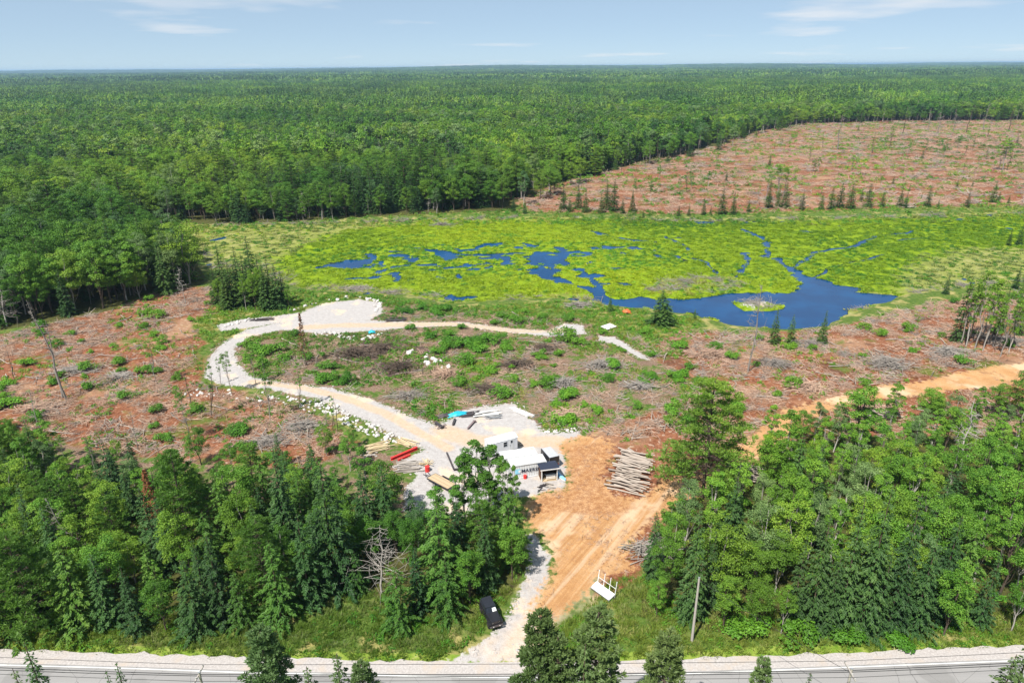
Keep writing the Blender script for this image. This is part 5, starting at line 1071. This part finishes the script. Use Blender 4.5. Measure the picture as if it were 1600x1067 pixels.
def off_road_car():
    a = heading((757, 946), (776, 984)); p = on(767, 966); t = thing('off_road_car', 'black boxy off-road car parked on the grass beside the driveway', 'car', (p[0], p[1], p[2] + .04), a)
    part('chassis', Geo().box((0, 0, .52), (3.7, 1.1, .25)), DKSTEEL, t)
    part('body', Geo().box((-.75, 0, .95), (2.35, 1.62, .72), bev=.06).box((.45, 0, .85), (.3, 1.6, .5), bev=.03), BLACKP, t)
    h = part('hood', Geo().add([(.42, -.74, 1.34), (.42, .74, 1.34), (1.85, -.58, 1.24), (1.85, .58, 1.24), (.42, -.74, .7), (.42, .74, .7), (1.85, -.58, .7), (1.85, .58, .7)], [[0, 2, 3, 1], [0, 4, 6, 2], [1, 3, 7, 5], [2, 6, 7, 3], [0, 1, 5, 4]]), BLACKP, t)
    part('hood_latch', Geo().box((1.5, -.62, 1.22), (.08, .05, .1)).box((1.5, .62, 1.22), (.08, .05, .1)), DKSTEEL, h)
    part('soft_top', Geo().add([(-1.9, -.72, 1.3), (-1.9, .72, 1.3), (.38, -.74, 1.32), (.38, .74, 1.32), (-1.8, -.62, 1.84), (-1.8, .62, 1.84), (.02, -.64, 1.86), (.02, .64, 1.86)], [[4, 6, 7, 5], [0, 2, 6, 4], [3, 1, 5, 7], [1, 0, 4, 5]]), paint('black_canvas', (.022, .026, .036), .85, .15), t)
    w = part('windshield', Geo().add([(.42, -.72, 1.33), (.42, .72, 1.33), (.06, .62, 1.85), (.06, -.62, 1.85)], [[0, 1, 2, 3]]), DKGLASS, t); part('sun_shade', Geo().add([(.40, .10, 1.385), (.40, .62, 1.385), (.16, .54, 1.74), (.16, .10, 1.74)], [[0, 1, 2, 3]]).add([(.43, .1, 1.39), (.43, .62, 1.39), (.19, .54, 1.745), (.19, .1, 1.745)], [[0, 1, 2, 3]]), PAPER, w)
    for s in (-1, 1):
        d = part('door', Geo().box((-.25, s * .82, .95), (1.0, .03, .66), bev=.01), BLACKP, t); part('handle', Geo().box((-.6, s * .85, 1.1), (.14, .03, .04)), DKSTEEL, d)
        part('fender', Geo().box((1.3, s * .74, .98), (1.15, .34, .07), bev=.02).box((1.86, s * .74, .86), (.08, .34, .22)), BLACKP, t); part('rear_fender', Geo().box((-1.35, s * .86, .98), (1.0, .2, .07), bev=.02), BLACKP, t)
        part('headlight', Geo().cyl((1.865, s * .42, 1.02), .1, .04, 'x', 16), LAMP, t); part('mirror', Geo().box((.3, s * .98, 1.35), (.1, .22, .18), bev=.02), BLACKP, t)
        part('side_window', Geo().add([(-.7, s * .735, 1.35), (.3, s * .75, 1.35), (.02, s * .66, 1.8), (-.7, s * .65, 1.8)], [[0, 1, 2, 3]]), DKGLASS, t)
        for x in (1.3, -1.35): wheel(t, (x, s * .74, .42), .42, .28, 'y', DKSTEEL)
        part('tail_lamp', Geo().box((-1.94, s * .7, .95), (.04, .12, .2)), REDP, t); part('fog_lamp', Geo().cyl((2.12, s * .4, .66), .06, .04, 'x', 10), LAMP, t)
    g = part('grille', Geo().box((1.86, 0, .98), (.05, 1.16, .5)), BLACKP, t); sl_ = Geo()
    for k in range(7): sl_.box((1.89, -.26 + k * .087, 1.0), (.02, .045, .3))
    part('slot', sl_, DKSTEEL, g)['kind'] = 'stuff'
    part('front_bumper', Geo().box((2.02, 0, .6), (.22, 1.7, .2), bev=.03), DKSTEEL, t); part('rear_bumper', Geo().box((-2.02, 0, .6), (.2, 1.6, .2), bev=.03), DKSTEEL, t)
    part('spare_wheel', Geo().cyl((-2.06, .05, 1.1), .4, .26, 'x', 18), RUBBER, t)
off_road_car()
# utility poles and wires
def pole(label, x, y, h, arms=True, an=0):
    t = thing('utility_pole', label, 'pole', (x, y, gz(x, y) if road_s(x, y) < 0 else -.2), an, 'roadside utility poles'); part('shaft', Geo().tube([(0, 0, -.3), (0, 0, h)], [.17, .11], 10), POLEW, t, True)
    if arms:
        c = part('crossarm', Geo().box((0, .12, h - .35), (2.2, .1, .12)), POLEW, t)
        for q in (-1, -.45, .45, 1): part('insulator', Geo().cyl((q, .12, h - .21), .05, .16, 'z', 8), paint('porcelain', (.5, .48, .46), .3), c)
    part('cap', Geo().cyl((0, 0, h + .02), .12, .04, 'z', 10), STEEL, t); return t
pb = on(1081, 1001); pole('tall weathered utility pole standing on the verge right of the entrance', pb[0], pb[1], 9.3, False)
def near_point(tx, ty, d):
    dirn = fw + rt * ((tx - 800) / 1067.0) + up * ((533.5 - ty) / 1067.0); tt = d / dirn[1]; return np.array([dirn[0] * tt, d, CAM_H + dirn[2] * tt])
tops = [near_point(-420, 1020, 48.0), near_point(311, 1050, 47.8), near_point(1331, 1044, 48.2), near_point(2100, 1002, 48.9)]
for k, tp in enumerate(tops): 
    if k in (1, 2): pole(['', 'near roadside utility pole with its top at the lower left of the road', 'near roadside utility pole with its top at the lower right of the road'][k], tp[0], tp[1], tp[2] + .2, True, R(90))
    else: pole('near roadside utility pole outside the picture on the ' + ('left' if k == 0 else 'right'), tp[0], tp[1], tp[2] + .2, True, R(90))
def wire(a, b, sag, r, label):
    t = np.linspace(0, 1, 24)[:, None]; P = a * (1 - t) + b * t; P[:, 2] -= 4 * sag * (t * (1 - t))[:, 0]; tag(link('power_line', Geo().tube(P, r, 5).build('power_line', CABLE, True)), label, 'cable', 'overhead lines along the road')
for k in range(3):
    nm = ['left', 'middle', 'right'][k]
    for q, (dy, dz, sag, r) in enumerate([(-.95, -.05, .10, .022), (.95, -.05, .15, .022), (.1, -.35, .2, .036), (.1, -.55, .3, .034)]):
        wire(tops[k] + np.array([0, dy, dz]), tops[k + 1] + np.array([0, dy, dz]), sag, r, ['nearest thin', 'farthest thin', 'upper thick', 'lower thick'][q] + ' black overhead cable, ' + nm + ' span along the road')
wire(tops[2] + np.array([0, .1, -.6]), np.array([pb[0], pb[1], pb[2] + 9.0]), .3, .022, 'thin service wire crossing the road to the lone pole')
# logs: two stacked piles
def log_mesh(L, r):
    g = Geo(); k = 5; pts = np.c_[np.linspace(-L / 2, L / 2, k), rng.normal(size=k) * .05, rng.normal(size=k) * .04]; g.tube(pts, np.linspace(r, r * .72, k), 8, 0, rng.uniform(.3, 1)); return g.build('log', LOGW, True)
LOGS = [log_mesh(L, r) for L, r in ((5.6, .17), (4.8, .14), (6.2, .15), (5.2, .2), (4.2, .12), (5.8, .13))]
def logpile(px0, py0, px1, py1, n, a, label, group, rows=3):
    p, q = on(px0, py0), on(px1, py1); ax = (q - p)[:2]; 
    for k in range(n):
        f = (k % (n // rows)) / (n // rows); lay = k // (n // rows); c = p[:2] + ax * (f * (1 - .08 * lay) + .04 * lay) + np.array([math.cos(a), math.sin(a)]) * rng.normal() * .5
        o = link('log', LOGS[rng.integers(0, 6)], None, (c[0], c[1], max(gz(*c), -.1) + .2 + lay * .27 + rng.uniform(-.03, .08))); o.rotation_euler = (rng.uniform(0, 6), rng.normal() * .025, a + rng.normal() * .15); tag(o, label, 'log', group)
logpile(978, 770, 998, 706, 57, R(-30), 'pale cut log in the stack beside the orange dirt', 'logs in the stack by the orange dirt')
logpile(1160, 752, 1172, 728, 21, R(-28), 'pale cut log in the small stack behind the big white pine', 'logs in the small stack behind the pine')
logpile(1375, 655, 1385, 640, 12, R(-12), 'pale cut log heaped below the orange track on the right', 'logs heaped below the track', 2)
# fallen trunks strewn over the clearings
FALL = []
for L, r in ((6, .11), (8, .13), (4.5, .09), (7, .10)):
    g = Geo(); k = 7; pts = np.c_[np.linspace(-L / 2, L / 2, k), rng.normal(size=k) * .12, rng.normal(size=k) * .06]; g.tube(pts, np.linspace(r, r * .4, k), 6, 0, .7)
    for _ in range(7):
        s = pts[rng.integers(2, k)]; g.tube([s, s + np.array([rng.uniform(.2, .9), rng.normal() * .6, rng.uniform(0, .5)])], [.035, .012], 4, 0, .6, cap=False)
    FALL.append(g.build('fallen_trunk', LOGW if len(FALL) % 2 else BARKG, True))
cnt = {}
for poly, n, txt in (('slash_left', 80, 'in the left brown clear-cut'), ('slash_right', 60, 'on the right brown slope'), ('clearing', 40, 'in the weedy middle clearing')):
    P = POLY[poly]; k = 0
    while k < n:
        x, y = rng.uniform(P.min(0), P.max(0)); a = np.array([x]); b = np.array([y])
        if sdist(a, b, P)[0] > -1 or not -20 < PX(x, y, 0)[0] < 1620: continue
        m_ = mlook(a, b)
        if m_['gravel'][0] > .05 or m_['sand'][0] > .05: continue
        o = link('fallen_trunk', FALL[k % 4], None, (x, y, gz(x, y) + .22)); o.rotation_euler = (rng.normal() * .1, rng.normal() * .05, R(-12) + rng.normal() * .7); cnt.setdefault(txt, []).append(o); k += 1
for txt, os_ in cnt.items():
    os_.sort(key=lambda o: PX(o.location.x, o.location.y, o.location.z)[0])
    for q, o in enumerate(os_): tag(o, ordinal(q) + ' fallen trunk from the left lying ' + txt, 'fallen trunk', 'fallen trunks ' + txt)
# brush piles
def brush(label, px, py, rad, h, n, mat):
    p = on(px, py); t = thing('brush_pile', label, 'brush pile', tuple(p)); g = Geo(); a0 = rng.uniform(0, 3.1)
    for _ in range(int(n * 1.4)):
        r_ = rad * abs(rng.normal()) * .5; a = rng.uniform(0, 6.28); c = np.array([math.cos(a) * r_ * 1.3, math.sin(a) * r_ * .8, rng.uniform(0, 1) * h * max(0, 1 - r_ / rad / 1.2)]); b = a0 + rng.normal() * .7; L = rng.uniform(1.5, 5.0)
        d = np.array([math.cos(b), math.sin(b), rng.normal() * .22]) * L / 2; w = rng.uniform(.03, .085); g.tube([c - d, c + rng.normal(size=3) * .12, c + d], [w, w * .8, w * .4], 4, 0, rng.uniform(0, 1), cap=False)
    part('branches', g, mat, t)['kind'] = 'stuff'
for lb, px, py, rad, h, n, mat in [('large grey brush pile above the orange track', 1385, 572, 5.5, 2.0, 240, BARKG), ('grey brush pile at the right end above the orange track', 1480, 552, 5.5, 1.4, 190, BARKG), ('pale brush pile at the left end of the orange track', 1258, 607, 4.2, 1.4, 170, STICK), ('grey brush pile on the slope below the pond', 1265, 540, 4.0, 1.2, 130, BARKG),
        ('grey brush heap in the middle of the weedy clearing', 880, 600, 4.0, 1.2, 170, BARKG), ('long grey brush heap right of the clearing centre', 940, 572, 4.0, 1.3, 170, BARKG), ('brown brush heap near the top of the gravel pad', 700, 585, 3.6, 1.1, 130, STICK), ('dark brush heap inside the loop of the driveway', 555, 556, 5.5, 1.8, 330, BARK), ('brown brush heap low in the clearing above the gravel pad', 755, 610, 3.6, 1.0, 150, BARK), ('dark brush heap left of the clearing centre', 810, 570, 3.8, 1.1, 160, BARK), ('grey brush heap at the right of the clearing', 1000, 605, 4.0, 1.0, 150, BARKG), ('brown brush heap right of the gravel pad in the clearing', 890, 650, 3.4, .9, 130, STICK), ('dark brush heap below the upper sandy path', 850, 545, 3.6, 1.0, 140, BARK), ('grey brush heap in the lower clearing by the winding driveway', 640, 620, 3.4, 1.0, 140, BARKG), ('dark brush heap above the dark soil patch', 600, 545, 4.0, 1.2, 200, BARK), ('dark brush heap at the right of the dark soil patch', 625, 575, 4.5, 1.3, 220, BARK), ('grey brush heap in the middle of the left clear-cut', 120, 580, 5.0, 1.0, 160, BARKG), ('pale brush heap at the lower left of the clear-cut', 60, 640, 5.0, 1.0, 160, STICK), ('brown brush heap on the slope left of the dead birch', 1110, 555, 4.5, 1.2, 170, STICK), ('grey brush heap on the slope right of the dead birch', 1210, 570, 4.0, 1.2, 150, BARKG), ('pale brush heap near the right picture edge below the slender trees', 1570, 535, 5.0, 1.2, 170, BARKG),
        ('grey brush heap beside the dirt at the right stand edge', 1022, 862, 3.0, 1.6, 170, BARKG), ('grey brush heap below the left rock bank', 475, 668, 3.4, 1.1, 150, BARKG), ('pale brush heap in the left clear-cut near the trees', 150, 535, 4.0, .9, 130, STICK), ('grey brush heap left of the winding driveway bottom', 190, 590, 4.0, .9, 130, BARKG), ('pale brush heap below the orange track behind the poplars', 1375, 640, 2.8, 1.0, 120, STICK), ('grey driftwood heap on the near marsh shore', 560, 452, 5.0, .8, 110, BARKG), ('grey driftwood heap on the far marsh shore', 690, 352, 6.0, 1.0, 110, BARKG), ('grey brush heap on the pond bank left of the broad evergreen', 905, 478, 4.0, 1.0, 110, BARKG), ('grey branch heap at the left end of the left rock bank', 420, 690, 3.6, .8, 140, BARKG)]:
    brush(lb, px, py, rad, h, n, mat)
# boulders
ROCKM, rt_ = mat_new('pale_granite'); n_ = N(rt_); o_ = n_.n('ShaderNodeTexCoord').outputs['Object']; f_ = n_.noise(o_, 3, 5, .65)
c_ = n_.ramp(f_, [(.3, (.36, .34, .33)), (.5, (.56, .54, .52)), (.75, (.74, .72, .70))]); c_ = n_.mix(.45, c_, n_.ramp(n_.n('ShaderNodeObjectInfo').outputs['Random'], [(0, (.55, .48, .42)), (1, (1, 1, 1))]), 'MULTIPLY')
n_.out(n_.principled(c_, .85, .2, 0, f_, .5, .05).outputs[0])
def rock():
    bm = bmesh.new(); bmesh.ops.create_icosphere(bm, subdivisions=1, radius=1); ax = rng.uniform(.6, 1.15, 3) * np.array([1.1, .9, .65])
    for v in bm.verts: v.co = Vector(np.array(v.co) * ax * rng.uniform(.75, 1.15))
    me = bpy.data.meshes.new('boulder'); bm.to_mesh(me); bm.free(); me.materials.append(ROCKM); return me
ROCKS = [rock() for _ in range(9)]
def rocks(line, n, wid, smin, smax, label, group):
    L = GP(line); seg = np.linalg.norm(np.diff(L, axis=0), axis=1); cs = np.r_[0, np.cumsum(seg)]
    for k in range(n):
        s = rng.uniform(0, cs[-1]); i = max(0, min(np.searchsorted(cs, s) - 1, len(seg) - 1)); f = (s - cs[i]) / seg[i]; tn = (L[i + 1] - L[i]) / seg[i]; c = L[i] * (1 - f) + L[i + 1] * f + np.array([-tn[1], tn[0]]) * rng.uniform(-1, 1) * wid
        r = rng.uniform(smin, smax); o = link('boulder', ROCKS[rng.integers(0, 9)], None, (c[0], c[1], gz(*c) + r * .25)); o.scale = (r, r, r); o.rotation_euler = (rng.normal() * .4, rng.normal() * .4, rng.uniform(0, 6.28)); tag(o, label, 'boulder', group)
rocks([(500,630),(545,655),(590,675),(622,690)], 120, 1.7, .22, .62, 'pale angular boulder in the rock bank below the winding driveway', 'boulders of the lower rock bank')
rocks([(285,615),(330,612),(400,618),(460,628),(500,640)], 75, 2.0, .2, .55, 'pale boulder in the scattered bank under the driveway bend', 'boulders under the driveway bend')
rocks([(490,520),(530,525),(560,530),(600,523)], 45, 1.4, .3, .75, 'white boulder along the near edge of the upper sandy pad', 'boulders below the upper sandy pad')
rocks([(455,486),(500,472),(560,464),(592,472),(588,488)], 40, .9, .3, .75, 'white boulder rimming the far edge of the upper sandy pad', 'boulders behind the upper sandy pad')
rocks([(340,512),(365,506),(400,498)], 14, 1.2, .3, .8, 'white boulder beside the dark timbers of the winding driveway', 'boulders by the dark timbers')
rocks([(640,548),(662,560),(700,575)], 12, 1.5, .4, 1.1, 'large white boulder on the dark soil patch', 'white boulders on the dark soil')
rocks([(830,835),(838,860),(820,905)], 16, .8, .12, .3, 'small grey stone along the left edge of the entrance driveway', 'stones along the entrance driveway')
rocks([(850,676),(880,673),(905,672)], 12, .8, .2, .5, 'pale stone on the right edge of the gravel pad', 'stones right of the gravel pad')
# ------------------------------------------------------------------ haze in the air
def haze():
    m, t = mat_new('haze'); n = N(t); v = n.n('ShaderNodeVolumePrincipled'); v.inputs['Color'].default_value = (.50, .74, 1.0, 1); v.inputs['Density'].default_value = HAZE; v.inputs['Anisotropy'].default_value = .2
    o = n.n('ShaderNodeOutputMaterial'); t.links.new(v.outputs[0], o.inputs['Volume'])
    g = Geo().box((0, 29000, 33), (140000, 64000, 100)); me = g.build('haze', m); tag(link('haze', me), None, None, None, 'stuff')
HAZE = 0.00007
if HAZE: haze()
